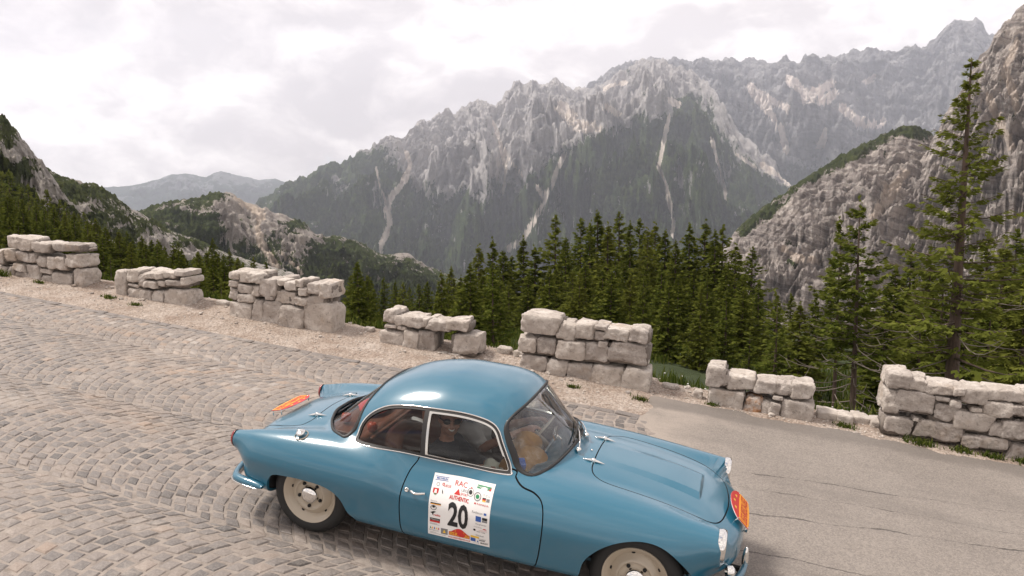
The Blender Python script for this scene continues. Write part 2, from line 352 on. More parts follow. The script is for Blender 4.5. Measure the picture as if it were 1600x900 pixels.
S.cut('body', 'hole_r', g_ar); S.cut('body', 'hole_f', g_af)
# front windscreen: glass inside, black rubber seal around it
for nm, g, w_ in (('ws', g_ws, .030), ('rw', g_rw, .026)):
    S.cut('body', nm + '_seal', off(g, w_ * .5))
    S.cut(nm + '_seal', nm, off(g, -w_ * .5)); S.cut(nm, nm + '_lip', off(g, -w_ * .5 - 1.0)) if False else None
    for k in (1, 2, 3): S.cut(nm + '_seal', nm + '_seal%d' % k, off(g, w_ * (-.5 + k * .25)))
# side window: chrome moulding, rubber channel, then the two panes
S.cut('body', 'sw_all', off(g_side, .0075)); S.cut('sw_all', 'sw_in', g_side); S.T['sw_chrome'] = S.T.pop('sw_all')
S.cut('sw_chrome', 'sw_chrome1', off(g_side, .0025)); S.cut('sw_chrome', 'sw_chrome2', off(g_side, .005))
S.cut('sw_in', 'sw_pane', off(g_side, -.014)); S.T['sw_rubber'] = S.T.pop('sw_in')
pil_x = lambda z: .842 + (1.09 - z) * .115
def g_pil(V): return pil_x(V[:, 2]) - .0 - V[:, 0]               # negative = door side of the pillar
S.cut('sw_pane', 'dp_all', g_pil)                               # door pane side
S.cut('sw_pane', 'pillar', lambda V: (pil_x(V[:, 2]) - .036) - V[:, 0]); S.T['q_pane'] = S.T.pop('sw_pane')
S.cut('dp_all', 'd_pane', lambda V: np.maximum(g_side(V) + .025 - .008 * (V[:, 2] < .9), (pil_x(V[:, 2]) + .018) - V[:, 0]) ) ; S.T['d_frame'] = S.T.pop('dp_all')
# panel gaps: a narrow V-groove round door, bonnet and boot lid
GW = .0042
for nm, g in (('door', g_door), ('hood', g_hood), ('deck', g_deck)):
    S.cut('body', nm + '_gap', off(g, GW)); S.cut(nm + '_gap', nm, off(g, -GW)); S.cut(nm + '_gap', nm + '_gap2', g)
# sticker on the right-hand door
Q_dec = np.array([(.972, .729), (1.42, .749), (1.437, .336), (.989, .326)])
def reg(names): return compact(S.V, S.N, np.concatenate([S.T[k] for k in names]))
def bumped(names, g, a, b, h):
    V, N, T = reg(names); s = np.clip((g(V) - a) / (b - a), 0, 1); return V + N * (h * np.sqrt(np.maximum(1 - (2 * s - 1) ** 2, 0)))[:, None], N, T
def regen_normals(V, T):
    n = np.zeros_like(V); f = np.cross(V[T[:, 1]] - V[T[:, 0]], V[T[:, 2]] - V[T[:, 0]])
    for k in range(3): np.add.at(n, T[:, k], f)
    return n / (np.linalg.norm(n, axis=1, keepdims=True) + 1e-12)
def on_body(x, z, side=-1, lift=.0):
    """point of the body's flank at (x, z)"""
    x = np.asarray(x, float); z = np.asarray(z, float); P = np.stack([x, np.zeros_like(x), z], 1); lo = np.full(len(x), .2); hi = np.full(len(x), 1.0)
    for _ in range(30):
        m = .5 * (lo + hi); P[:, 1] = m; i = F_car(P) < 0; lo = np.where(i, m, lo); hi = np.where(i, hi, m)
    P[:, 1] = lo * side; n = G_car(P); return P + n * lift
def on_top(x, y, lift=0.):
    x = np.asarray(x, float); y = np.asarray(y, float); P = np.stack([x, y, np.zeros_like(x)], 1); lo = np.full(len(x), .4); hi = np.full(len(x), 1.5)
    for _ in range(30):
        m = .5 * (lo + hi); P[:, 2] = m; i = F_car(P) < 0; lo = np.where(i, m, lo); hi = np.where(i, hi, m)
    P[:, 2] = lo; n = G_car(P); return P + n * lift, n

CAR = tag(empty('classic_coupe', ROAD), 'blue 1950s two-door coupe with number 20 door sticker, driving downhill on the mountain road', 'car')
def panel(name, V, N, T, mat, parent=CAR, normals=True): return mesh(name, V, T, mat, parent, True, normals=N if normals else None)
def edge_fold(V, N, T, depth):
    """fold the free edges of a panel inward so it shows thickness"""
    E = np.sort(np.concatenate([T[:, [0, 1]], T[:, [1, 2]], T[:, [2, 0]]]), 1); U, c = np.unique(E, axis=0, return_counts=True); B = U[c == 1]
    B = B[~((np.abs(V[B[:, 0], 1]) < 1e-5) & (np.abs(V[B[:, 1], 1]) < 1e-5))]
    u, inv = np.unique(B, return_inverse=True); inv = inv.reshape(B.shape); m = len(V)
    W = V[u] - N[u] * depth; Q = np.concatenate([np.stack([B[:, 0], B[:, 1], m + inv[:, 1]], 1), np.stack([B[:, 0], m + inv[:, 1], m + inv[:, 0]], 1)])
    return W, Q
def with_fold(V, N, T, depth=.018):
    W, Q = edge_fold(V, N, T, depth); V2 = np.concatenate([V, W]); return V2, np.concatenate([T, Q])
V, N, T = both(*reg(['body']))
body = panel('body', V, N, T, M_paint)
W, Q = edge_fold(V, N, T, .022); Vf = np.concatenate([V, W]); uf, inv = np.unique(Q, return_inverse=True)
mesh('panel_edges', Vf[uf], inv.reshape(Q.shape), M_paint, body, False)
# grooves
for nm, g, two in (('door', g_door, True), ('hood', g_hood, False), ('deck', g_deck, False)):
    V, N, T = both(*reg([nm + '_gap', nm + '_gap2'])); gg = g(np.stack([V[:, 0], -np.abs(V[:, 1]), V[:, 2]], 1))
    V2 = V - N * (.014 * np.clip(1 - np.abs(gg) / GW, 0, 1))[:, None]
    if two:
        hlf = V2[T].mean(1)[:, 1] < 0
        for q in (hlf, ~hlf): u_, iv = np.unique(T[q], return_inverse=True); mesh('panel_gap', V2[u_], iv.reshape(-1, 3), M_gap, body, False)
    else: mesh('panel_gap', V2, T, M_gap, body, False)
V, N, T = reg(['door']); door_r = panel('door', V, N, T, M_paint); door_l = panel('door', *mirror(V, N, T), M_paint)
hood = panel('bonnet', *both(*reg(['hood'])), M_paint); deck = panel('boot_lid', *both(*reg(['deck'])), M_paint)
# glazing and seals
for nm, g, w_, lab in (('ws', g_ws, .030, 'windscreen'), ('rw', g_rw, .026, 'rear_window')):
    V, N, T = reg([nm]); V, N, T = both(V - N * .006, N, T); gl = panel(lab, V, N, T, M_screen if nm == 'ws' else M_glass)
    V, N, T = bumped([nm + '_seal', nm + '_seal1', nm + '_seal2', nm + '_seal3'], g, -w_ * .5, w_ * .5, .011); V, N, T = both(V, N, T); panel('seal', V, N, T, M_rubber, gl, False)
for sd in (0, 1):
    mm = (lambda V, N, T: mirror(V, N, T)) if sd else (lambda V, N, T: (V, N, T))
    V, N, T = reg(['q_pane']); q = panel('quarter_window', *mm(V - N * .010, N, T), M_glass)
    V, N, T = reg(['d_pane']); d = panel('door_window', *mm(V - N * .012, N, T), M_glass, door_l if sd else door_r)
    V, N, T = reg(['d_frame']); V, N, T = mm(V - N * .002, N, T); V, T = with_fold(V, N, T, .016); mesh('window_frame', V, T, M_alu, d, False)
    V, N, T = reg(['pillar']); V, N, T = mm(V - N * .004, N, T); V, T = with_fold(V, N, T, .02); mesh('window_pillar', V, T, M_rubber, CAR, False)
    V, N, T = reg(['sw_rubber']); V, N, T = mm(V - N * .003, N, T); V, T = with_fold(V, N, T, .016); mesh('window_channel', V, T, M_rubber, q, False)
    V, N, T = bumped(['sw_chrome', 'sw_chrome1', 'sw_chrome2'], g_side, 0, .0075, .005); V, N, T = mm(V, N, T); panel('chrome_moulding', V, N, T, M_chrome, CAR, False)
# inner lining behind the cabin walls and roof, and wheel-well walls
V, N, T = reg(['body', 'door']); ctr = V[T].mean(1); keep = (ctr[:, 0] > -.12) & (ctr[:, 0] < 1.86) & (ctr[:, 2] > .22)
V, N, T = compact(V, N, T[keep]); V, N, T = both(V - N * .024, N, T); panel('lining', V, -N, T[:, ::-1], M_dleather)
def wheel_well(Q, y0=.40):
    k = len(Q); c = Q.mean(0)
    for s in (-1, 1):
        mb = MB()
        outer = on_body(Q[:, 0], np.clip(Q[:, 1], .16, 2), s, -.02); V = [*outer, *[(x * .96 + c[0] * .04, s * y0, z * .96 + c[1] * .04) for x, z in Q], (c[0], s * y0, c[1])]
        mb.raw(V, [(i, (i + 1) % k, k + (i + 1) % k, k + i) for i in range(k) if Q[i, 1] > .16] + [(k + i, k + (i + 1) % k, 2 * k) for i in range(k)]); mb.build('wheel_well', M_gap, body, False)
wheel_well(Q_arch_r); wheel_well(Q_arch_f)

# ------------------------------------------------------------------ wheels
def add_wheel(x, z, side, front):
    ax = np.array([0, side, 0.]); c = np.array([x, side * .625, z]); r = .306
    root = empty('wheel', parent=CAR)
    MB().lathe([(.205, -.065), (.212, -.078), (.255, -.082), (.288, -.070), (r - .003, -.050), (r, -.02), (r, .02), (r - .003, .050), (.288, .070), (.258, .086), (.225, .082), (.214, .076), (.207, .066), (.200, .02)], c, ax, 72, 0).build('tyre', M_tyre, root)
    mb = MB()
    mb.lathe([(.200, -.05), (.203, .05), (.212, .070), (.2165, .077), (.214, .083), (.206, .080), (.196, .066), (.186, .058), (.178, .052), (.170, .040), (.163, .036), (.150, .050), (.130, .066), (.122, .076), (.114, .077), (.108, .068), (.100, .061), (.088, .060), (.075, .062), (.0, .062)], c, ax, 72, 0)
    rim = mb.build('rim', M_cream, root); sharpen(rim, 50)
    for k in range(5):
        q = 2 * math.pi * k / 5 + .5; MB().ball(c + np.array([math.cos(q) * .167, 0, math.sin(q) * .167]) + ax * .0385, (.013, .004, .013), 10, 6).build('rim_slot', M_gap, root)
        q += .4; MB().lathe([(.013, .058), (.013, .070), (.010, .076), (0, .077)], c + np.array([math.cos(q) * .090, 0, math.sin(q) * .090]), ax, 10).build('wheel_bolt', M_gap, root)
    MB().lathe([(.072, .058), (.072, .066), (.068, .080), (.057, .094), (.040, .103), (.020, .107), (0, .108)], c, ax, 40).build('hub_cap', M_chrome, root)
ROADTILT = .0104
for x, z, fr in ((0, .342, 0), (2.40, .308, 1)):
    for s in (-1, 1): add_wheel(x, z, s, fr)

# ------------------------------------------------------------------ lamps, bumpers, fittings
for s in (-1, 1):
    h = empty('headlight', parent=CAR); c = (2.905, s * .606, .622); ax = (1, 0, 0)
    MB().lathe([(.100, -.03), (.104, -.006), (.103, .006), (.097, .018), (.089, .021), (.083, .017), (.081, .010)], c, ax, 48).build('chrome_ring', M_chrome, h)
    MB().lathe([(.083, .006), (.075, .013), (.056, .019), (.03, .022), (0, .023)], c, ax, 40).build('lens', M_lens, h)
    # tail lamp: upright oval lens on the fin
    t = empty('tail_light', parent=CAR)
    V = []; n = 28
    for k, (q, dx) in enumerate(((1.0, .004), (1.02, -.004), (.92, -.020), (.6, -.030), (.0, -.033))):
        V += [(-.703 + dx, s * .613 + .047 * q * math.cos(2 * math.pi * j / n), .611 + .064 * q * math.sin(2 * math.pi * j / n)) for j in range(n)]
    F = [(i * n + j, i * n + (j + 1) % n, (i + 1) * n + (j + 1) % n, (i + 1) * n + j) for i in range(4) for j in range(n)]
    MB().raw(V, F).build('red_lens', M_redlens, t)
    MB().tube([(-.701, s * .613 + .048 * math.cos(2 * math.pi * j / 40), .611 + .064 * math.sin(2 * math.pi * j / 40)) for j in range(41)], .004, 8, 0, False).build('lens_bezel', M_rubber, t)
def bumper(pts, z, hgt, out, name):
    """blade that wraps the car: rounded section swept along pts"""
    pts = spline(pts, 10, False); k = len(pts); tan = np.gradient(pts, axis=0); tan /= np.linalg.norm(tan, axis=1, keepdims=True); nr = np.stack([tan[:, 1], -tan[:, 0]], 1) * out
    sec = [(-.012, .5), (.010, .48), (.028, .30), (.034, .05), (.030, -.2), (.012, -.46), (-.010, -.5)]
    V = []; endk = np.clip(np.minimum(np.arange(k), np.arange(k)[::-1]) / 6, 0, 1) ** .5
    for i in range(k):
        for o, h in sec: V.append((pts[i, 0] + nr[i, 0] * o, pts[i, 1] + nr[i, 1] * o, z + h * hgt * (.35 + .65 * endk[i])))
    n = len(sec); F = [(i * n + j, i * n + (j + 1) % n, (i + 1) * n + (j + 1) % n, (i + 1) * n + j) for i in range(k - 1) for j in range(n)] + [tuple(range(n)), tuple(range((k - 1) * n, k * n))]
    b = MB().raw(V, F).build(name, M_paint, CAR)
    MB().tube([(pts[i, 0] + nr[i, 0] * .036, pts[i, 1] + nr[i, 1] * .036, z - .012) for i in range(2, k - 2)], .0035, 8).build('bumper_trim', M_chrome, b)
    return b
for s_ in (-1, 1): bumper([(x, y * s_) for x, y in ((2.80, .735), (2.93, .655), (3.02, .52), (3.065, .385), (3.085, .27))][::s_], .335, .095, 1, 'front_bumper')
bumper([(-.36, -.745), (-.55, -.725), (-.655, -.66), (-.735, -.40), (-.755, 0), (-.735, .40), (-.655, .66), (-.55, .725), (-.36, .745)], .345, .066, -1, 'rear_bumper')
for s in (-1, 1):
    MB().box((3.02, s * .31, .330), (.12, .03, .03)).build('bumper_bracket', M_gap, CAR, False)
    ov = empty('overrider', parent=CAR) if False else None
    MB().ball((3.072, s * .285, .39), (.022, .024, .095), 20, 14).build('overrider', M_chrome, CAR)
    fl = empty('indicator_lamp', parent=CAR)
    MB().lathe([(.040, -.03), (.042, .006), (.036, .014)], (2.985, s * .50, .40), (1, -.25 * -s * -1, 0), 28).build('lamp_ring', M_chrome, fl)
    MB().lathe([(.037, .008), (.028, .022), (0, .028)], (2.985, s * .50, .40), (1, -.25 * -s * -1, 0), 28).build('lamp_lens', M_lens, fl)
    # bonnet and boot hinges: slim polished spindles with a boss
    for (hx, hy) in ((1.978, s * .222), (-.222, s * .262)):
        P, n_ = on_top([hx], [hy], .0); P = P[0]; n_ = n_[0]; d = np.array([1, 0, -n_[0] / n_[2]]); d /= np.linalg.norm(d); q = P + n_ * .012
        mb = MB(); tt = np.linspace(-1, 1, 15); mb.tube([q + d * (.080 * u) - n_ * .006 * abs(u) for u in tt], [max(.0022, .0118 * (1 - abs(u) ** 1.5)) for u in tt], 12)
        mb.lathe([(.015, -.012), (.016, .006), (.012, .014), (0, .017)], q, n_, 20); mb.build('hinge', M_chrome, CAR)
# fuel filler cap, right rear wing
P, n_ = on_top([-.105], [-.66], 0.); P, n_ = P[0], n_[0]
fc = MB().lathe([(.050, -.004), (.052, .004), (.046, .008)], P, n_, 32).build('fuel_filler', M_cream, CAR)
mb = MB().lathe([(.018, .004), (.018, .016), (.031, .018), (.034, .025), (.033, .033), (.025, .038), (0, .040)], P, n_, 32); mb.ball(P + n_ * .044, (.028, .008, .008), 14, 8); mb.build('filler_cap', M_chrome, fc)
# door handles and locks
for s, dr in ((-1, door_r), (1, door_l)):
    a, b = on_body([.838], [.602], s, .004)[0], on_body([.945], [.603], s, .004)[0]
    nn = np.array([0, s, 0.0]); tt = np.linspace(0, 1, 12)
    mb = MB().tube([a + (b - a) * u + nn * (.010 + .024 * math.sin(math.pi * min(u * 1.15, 1))) for u in tt], [.010 - .004 * abs(u - .4) for u in tt], 10)
    mb.build('handle', M_chrome, dr)
    p = on_body([.803], [.600], s, 0)[0]; MB().lathe([(.017, -.002), (.017, .006), (.011, .010), (.010, .006), (0, .006)], p, nn, 24).build('lock', M_chrome, dr)
# windscreen wipers
for y0, y1 in ((.10, .46), (-.16, .20)):
    wp = empty('wiper', parent=CAR); P, n_ = on_top([1.835 + .0], [y0], .0); P = P[0] + np.array([.02, 0, .01])
    e = []
    for u in np.linspace(0, 1, 8):
        yy = y0 + (y1 - y0) * u; t_ = -.885 + .10 * u; 
        # point on the glass with z - x = t_
        xx = np.linspace(1.3, 1.95, 400); zz = xx + t_; f_ = F_car(np.stack([xx, np.full(400, yy), zz], 1)); k = np.where(f_ < 0)[0]; x_ = xx[k[0]] if False else xx[k[-1]]; e.append(np.array([x_ + .014, yy, x_ + t_ + .014]))
    MB().tube([P] + [P * (1 - u) + e[4] * u + np.array([.01, 0, .012]) for u in (.3, .7)] + [e[4]], .005, 8).build('wiper_arm', M_chrome, wp)
    MB().tube(e, .006, 8).build('wiper_blade', M_rubber, wp)
    MB().lathe([(.016, -.01), (.014, .016), (0, .02)], P, (.6, 0, .8), 16).build('wiper_spindle', M_chrome, wp)
# small washer jet
P, n_ = on_top([1.93], [-.05], 0.); MB().ball(P[0] + n_[0] * .004, .009, 10, 6).build('washer_jet', M_chrome, CAR)
# bonnet scoop mouth: dark slot under the raised rear-edge of the scoop
for s in (-1, 1):
    P0, n0 = on_top([2.735, 2.735, 2.735, 2.735], np.array([.02, .07, .12, .165]) * s, .0)
# ------------------------------------------------------------------ writing: flat lettering laid on curved panels
def text_mesh(txt, bold=0.0):
    cu = bpy.data.curves.new('lettering', 'FONT'); cu.body = txt; cu.size = 1.0; cu.offset = bold; cu.resolution_u = 3
    o = bpy.data.objects.new('lettering', cu); scene.collection.objects.link(o); dg = bpy.context.evaluated_depsgraph_get()
    me = bpy.data.meshes.new_from_object(o.evaluated_get(dg)); V = np.array([v.co[:2] for v in me.vertices]); me.calc_loop_triangles(); T = [tuple(t.vertices) for t in me.loop_triangles]
    bpy.data.objects.remove(o); bpy.data.curves.remove(cu); bpy.data.meshes.remove(me)
    V = V - V.min(0); return V / V.max(0), T                 # unit box
def dec_uv(u, v):
    a, b, c, d = Q_dec; u = np.asarray(u)[:, None]; v = np.asarray(v)[:, None]; return (a * (1 - u) + b * u) * (1 - v) + (d * (1 - u) + c * u) * v
def dec_pts(u, v, lift): p = dec_uv(u, v); return on_body(p[:, 0], p[:, 1], -1, lift)
n = 26; uu, vv = np.meshgrid(np.linspace(0, 1, n), np.linspace(0, 1, n)); a = (np.arange(n - 1)[:, None] * n + np.arange(n - 1)).ravel()
DEC = mesh('number_sticker', dec_pts(uu.ravel(), vv.ravel(), .0015), np.stack([a, a + n, a + n + 1, a + 1], 1)[:, ::-1], M_white, CAR)
DV = []; DF = []; DM = []; DMATS = [M_ink, M_red, M_oran, M_yel, M_blu, M_grn, M_gry, M_white]
def d_raw(U, Vv, F, m, lift=.003):
    P = dec_pts(U, Vv, lift); b = len(DV); DV.extend(P.tolist()); DF.extend([tuple(i + b for i in f) for f in F]); DM.extend([m] * len(F))
def d_text(t, u, v, w_, h, m, bold=0.0, lift=.0035):
    V, T = text_mesh(t, bold); d_raw(u - w_ / 2 + V[:, 0] * w_, v + h / 2 - V[:, 1] * h, T, m, lift)
def d_poly(pts, m, lift=.0028): 
    pts = np.array(pts); d_raw(pts[:, 0], pts[:, 1], [tuple(range(len(pts)))], m, lift)
def d_rect(u0, v0, u1, v1, m, lift=.0028): d_poly([(u0, v0), (u1, v0), (u1, v1), (u0, v1)], m, lift)
def d_ring(u, v, r0, r1, m, ky=1.0):
    n_ = 24; q = np.arange(n_) * 2 * math.pi / n_; U = np.concatenate([u + r0 * np.cos(q), u + r1 * np.cos(q)]); W_ = np.concatenate([v + ky * r0 * np.sin(q), v + ky * r1 * np.sin(q)])
    d_raw(U, W_, [(i, (i + 1) % n_, n_ + (i + 1) % n_, n_ + i) for i in range(n_)], m)
d_text('20', .487, .565, .335, .415, 0, .028)
d_text('AUTHENTIC', .475, .292, .325, .062, 1, .022)
d_text('RAC', .46, .095, .20, .070, 1)
d_text('LIEGE', .25, .155, .115, .034, 1); d_text('LIEGE', .545, .170, .125, .036, 6); d_text('SPORT', .545, .222, .125, .036, 1)
d_poly([(.435, .165), (.480, .245), (.375, .245)], 1)
for U in ((.03, .040, .245, .047), (.03, .088, .245, .095)): d_rect(U[0], U[1], U[2], U[3], 4)
d_text('MICHELIN', .14, .067, .18, .026, 4, .02)
d_poly([(.035, .205), (.125, .205), (.125, .265), (.08, .305), (.035, .265)], 1); d_poly([(.065, .222), (.095, .222), (.102, .275), (.058, .275)], 7, .0033); d_poly([(.052, .283), (.108, .283), (.08, .305)], 5, .0033)
d_ring(.095, .150, .020, .026, 6); d_ring(.18, .140, .010, .020, 1); d_poly([(.175, .205), (.195, .235), (.205, .275), (.19, .262), (.182, .24)], 0)
d_ring(.640, .165, .048, .056, 6); d_ring(.640, .165, .0, .030, 0); d_ring(.640, .110, .0, .012, 1)
d_ring(.765, .195, .047, .060, 6); d_ring(.765, .195, .0, .030, 5)
d_rect(.725, .045, .955, .092, 5); d_text('Regulariteit', .82, .068, .17, .024, 7); d_poly([(.955, .050), (.955, .092), (.915, .092)], 1, .0033)
d_text('T C L', .905, .160, .11, .028, 6); d_rect(.85, .190, .905, .208, 0); d_rect(.85, .208, .905, .226, 1); d_rect(.85, .226, .905, .244, 3); d_rect(.915, .195, .965, .240, 6)
d_ring(.745, .292, .0, .014, 1); d_text('RAMADA', .870, .292, .185, .026, 1)
d_text('Radisson', .800, .420, .17, .034, 6); d_rect(.905, .405, .945, .440, 4)
d_rect(.780, .475, .868, .565, 4); d_rect(.885, .480, .965, .525, 0); d_rect(.885, .530, .965, .560, 6)
d_text('Bergkamps', .870, .610, .17, .030, 6); d_text('CHATEAU', .82, .665, .12, .016, 6); d_poly([(.895, .690), (.91, .672), (.94, .670), (.96, .690)], 1)
d_text('A L B R E C H T', .90, .715, .13, .018, 1); d_ring(.765, .725, .0, .020, 0); d_text('WEST  PARK', .87, .745, .14, .020, 0)
d_text('Hotel', .85, .815, .12, .030, 6); d_rect(.70, .842, .835, .878, 3); d_rect(.70, .885, .780, .948, 4); d_text('Vintage', .88, .878, .13, .028, 6); d_rect(.835, .895, .93, .915, 6)
d_poly([(.815, .910), (.830, .950), (.800, .950)], 4); d_text('McKART', .920, .950, .12, .030, 0, .02); d_text('sailing', .79, .972, .09, .014, 6)
d_text('Sport', .08, .395, .11, .024, 6); d_rect(.03, .420, .20, .438, 0); d_rect(.03, .438, .20, .450, 2)
d_ring(.085, .505, .040, .050, 0, .8); d_ring(.085, .485, .0, .022, 0); d_poly([(.03, .595), (.09, .565), (.13, .572), (.09, .60), (.075, .645), (.062, .610)], 0); d_text('rallis', .145, .630, .11, .034, 1, .02)
d_rect(.03, .690, .195, .732, 0); d_rect(.03, .732, .195, .765, 1); d_text('Historic', .112, .712, .13, .022, 7); d_rect(.03, .785, .15, .790, 6); d_rect(.03, .800, .19, .805, 6)
for k, m in enumerate((5, 2, 4, 3, 1)): d_poly([(.045 + .033 * k, .842), (.058 + .033 * k, .885), (.032 + .033 * k, .885)], m)
d_text('BENELUX', .105, .910, .16, .020, 6); d_rect(.215, .842, .325, .945, 6); d_poly([(.27, .86), (.295, .92), (.245, .92)], 3, .0033)
d_rect(.03, .945, .14, .950, 6); d_rect(.03, .965, .30, .970, 6)
arch = lambda u0, u1, v0, v1, b: [(u0, v1), (u0, v0 + b)] + [(u0 + (u1 - u0) * t, v0 + b - b * math.sin(math.pi * min(max((t - .08) / .84, 0), 1)) ** 1.2) for t in np.linspace(.06, .94, 15)] + [(u1, v0 + b), (u1, v1)]
d_poly(arch(.345, .685, .790, .932, .075)[::-1], 1)
d_text('LIEGE-BRESCIA-LIEGE', .515, .895, .325, .056, 3, .02, .004)
for q in (.44, .58): d_rect(q, .835, q + .02, .845, 3, .0035)
d_text('www.classicrallypress.co.uk', .515, .968, .36, .040, 1, .015)
mesh('sticker_print', DV, DF, DMATS, DEC, False, DM)
# enamel rally plates on nose and tail: red arch over an orange band, lettered
def rally_plate(c0, c1, name, flipx):
    """c0: middle of the lower edge, c1: middle of the top of the arch (road frame, y=0)"""
    r = empty(name, parent=CAR); c0, c1 = np.array(c0, float), np.array(c1, float); L = np.linalg.norm(c1 - c0); up = (c1 - c0) / L; rt = np.array([0, 1., 0]) * flipx; nr = np.cross(rt, up); nr = nr if nr[2] > 0 else -nr
    P = lambda u, v, l=0: c0 + rt * u + up * v * L + nr * (l - .05 * u * u)
    W_ = .205; out = [(-W_, 0.0), (-W_ * .5, -.035), (0, -.045), (W_ * .5, -.035), (W_, 0.0), (W_, .55)] + [(W_ * math.cos(t) * .97, .56 + .44 * math.sin(t) ** 1.3) for t in np.linspace(.25, math.pi - .25, 15)] + [(-W_, .55)]
    def slab(pts, l0, l1, nm, mat):
        k = len(pts); V = [P(u, v, l0) for u, v in pts] + [P(u, v, l1) for u, v in pts]; cen = [P(0, .3, l0), P(0, .3, l1)]
        F = [(i, (i + 1) % k, k + (i + 1) % k, k + i) for i in range(k)] + [(2 * k + 1, k + i, k + (i + 1) % k) for i in range(k)] + [(2 * k, (i + 1) % k, i) for i in range(k)]
        return MB().raw(V + cen, F).build(nm, mat, r, False)
    slab([(u * 1.02, v if v < .3 else v + .012) for u, v in out], -.004, 0, 'plate_rim', M_chrome)
    slab(out, .0, .002, 'red_field', M_red)
    band = [(-W_ * .97, .02), (-W_ * .5, -.015), (0, -.025), (W_ * .5, -.015), (W_ * .97, .02), (W_ * .97, .50), (W_ * .5, .54), (0, .55), (-W_ * .5, .54), (-W_ * .97, .50)]
    slab(band, .0025, .0035, 'orange_band', M_oran)
    V, T = text_mesh('LIEGE-BRESCIA-LIEGE', .02); MB().raw([P(-.185 + x * .37, .08 + y * .38, .0045) for x, y in V], T).build('plate_lettering', M_red, r, False)
    for u in (-.09, .0, .09): MB().raw([P(u - .018, .68 + .08 * (u == 0), .003), P(u + .018, .68 + .08 * (u == 0), .003), P(u + .012, .78 + .08 * (u == 0), .003), P(u - .012, .78 + .08 * (u == 0), .003)], [(0, 1, 2, 3)]).build('plate_mark', M_yel, r, False)
    for u, v in ((-.195, .03), (.195, .03), (-.195, .52), (.195, .52)):
        MB().tube([P(u, v, -.045), P(u, v, .006)], .004, 8).build('plate_bolt', M_chrome, r); 
rally_plate((3.068, 0, .572), (2.935, 0, .692), 'front_rally_plate', 1)
rally_plate((-.680, 0, .702), (-.525, 0, .742), 'rear_rally_plate', -1)

# ------------------------------------------------------------------ cabin
MB().box((.85, 0, .235), (1.9, 1.30, .03)).build('cabin_floor', M_carpet, CAR, False)
def soft_box(name, c, d, mat, parent, rot=(0, 0, 0), bev=.05):
    o = MB().box((0, 0, 0), d).build(name, mat, parent); bm = bmesh.new(); bm.from_mesh(o.data)
    bmesh.ops.bevel(bm, geom=bm.edges[:], offset=min(bev, min(d) * .45), segments=4, profile=.6, affect='EDGES'); bm.to_mesh(o.data); bm.free(); o.data.polygons.foreach_set('use_smooth', [True] * len(o.data.polygons))
    o.location = c; o.rotation_euler = rot; return o
soft_box('parcel_shelf', (.17, 0, .758), (.40, .92, .03), M_leather, CAR, (0, 0, 0), .012)
soft_box('rear_bench', (.50, 0, .40), (.50, 1.16, .22), M_dleather, CAR); soft_box('rear_backrest', (.34, 0, .60), (.10, 1.14, .38), M_leather, CAR, (0, -.25, 0))
soft_box('tunnel', (1.1, 0, .30), (1.4, .20, .16), M_carpet, CAR)
soft_box('dashboard', (1.66, 0, .70), (.20, 1.00, .17), M_paint, CAR, (0, .12, 0), .06); soft_box('bulkhead', (1.84, 0, .50), (.04, 1.30, .55), M_carpet, CAR)
for s in (-1, 1):
    st = empty('front_seat', parent=CAR)
    soft_box('seat', (.93, s * .33, .375), (.48, .50, .16), M_leather, st, (0, -.12, 0), .07)
    # backrest with a rounded outline and a piped edge
    V = []; k = 24; prof = [(math.cos(2 * math.pi * j / k), math.sin(2 * math.pi * j / k)) for j in range(k)]
    se = lambda c, p: math.copysign(abs(c) ** p, c)
    lay = [(-.055, .90), (-.07, .97), (-.03, 1.0), (.03, 1.0), (.07, .97), (.06, .86)]
    for dx, q in lay: V += [(.62 + dx + .20 * -se(sn, .55) * .32, s * .33 + .235 * q * se(cs, .55), .64 + .23 * q * se(sn, .6)) for cs, sn in prof]
    F = [(i * k + j, i * k + (j + 1) % k, (i + 1) * k + (j + 1) % k, (i + 1) * k + j) for i in range(len(lay) - 1) for j in range(k)] + [tuple(range(k)), tuple(range((len(lay) - 1) * k, len(lay) * k))]
    MB().raw(V, F).build('backrest', M_leather, st)
sw = empty('steering_wheel', parent=CAR); c = np.array([1.42, .33, .72]); a_ = np.array([-.82, 0, .57]); b_ = np.array([0, 1., 0]); e_ = np.cross(a_, b_)
MB().tube([c + .195 * (math.cos(t) * b_ + math.sin(t) * e_) for t in np.linspace(0, 2 * math.pi, 49)], .011, 10, 0, False).build('wheel_rim', M_cream, sw)
mb = MB()
for t in (.3, 2.84, 4.71): mb.tube([c, c + .19 * (math.cos(t) * b_ + math.sin(t) * e_)], .008, 8)
mb.build('spokes', M_chrome, sw); MB().tube([c + a_ * .03, c - a_ * .35], .022, 12).build('steering_column', M_cream, sw)
mi = empty('dash_mirror', parent=CAR); MB().tube([(1.70, -.02, .80), (1.69, -.02, .87), (1.655, -.02, .90)], .006, 8).build('mirror_stem', M_chrome, mi)
soft_box('mirror_head', (1.645, -.02, .905), (.022, .17, .055), M_chrome, mi, (0, -.3, .15), .01)
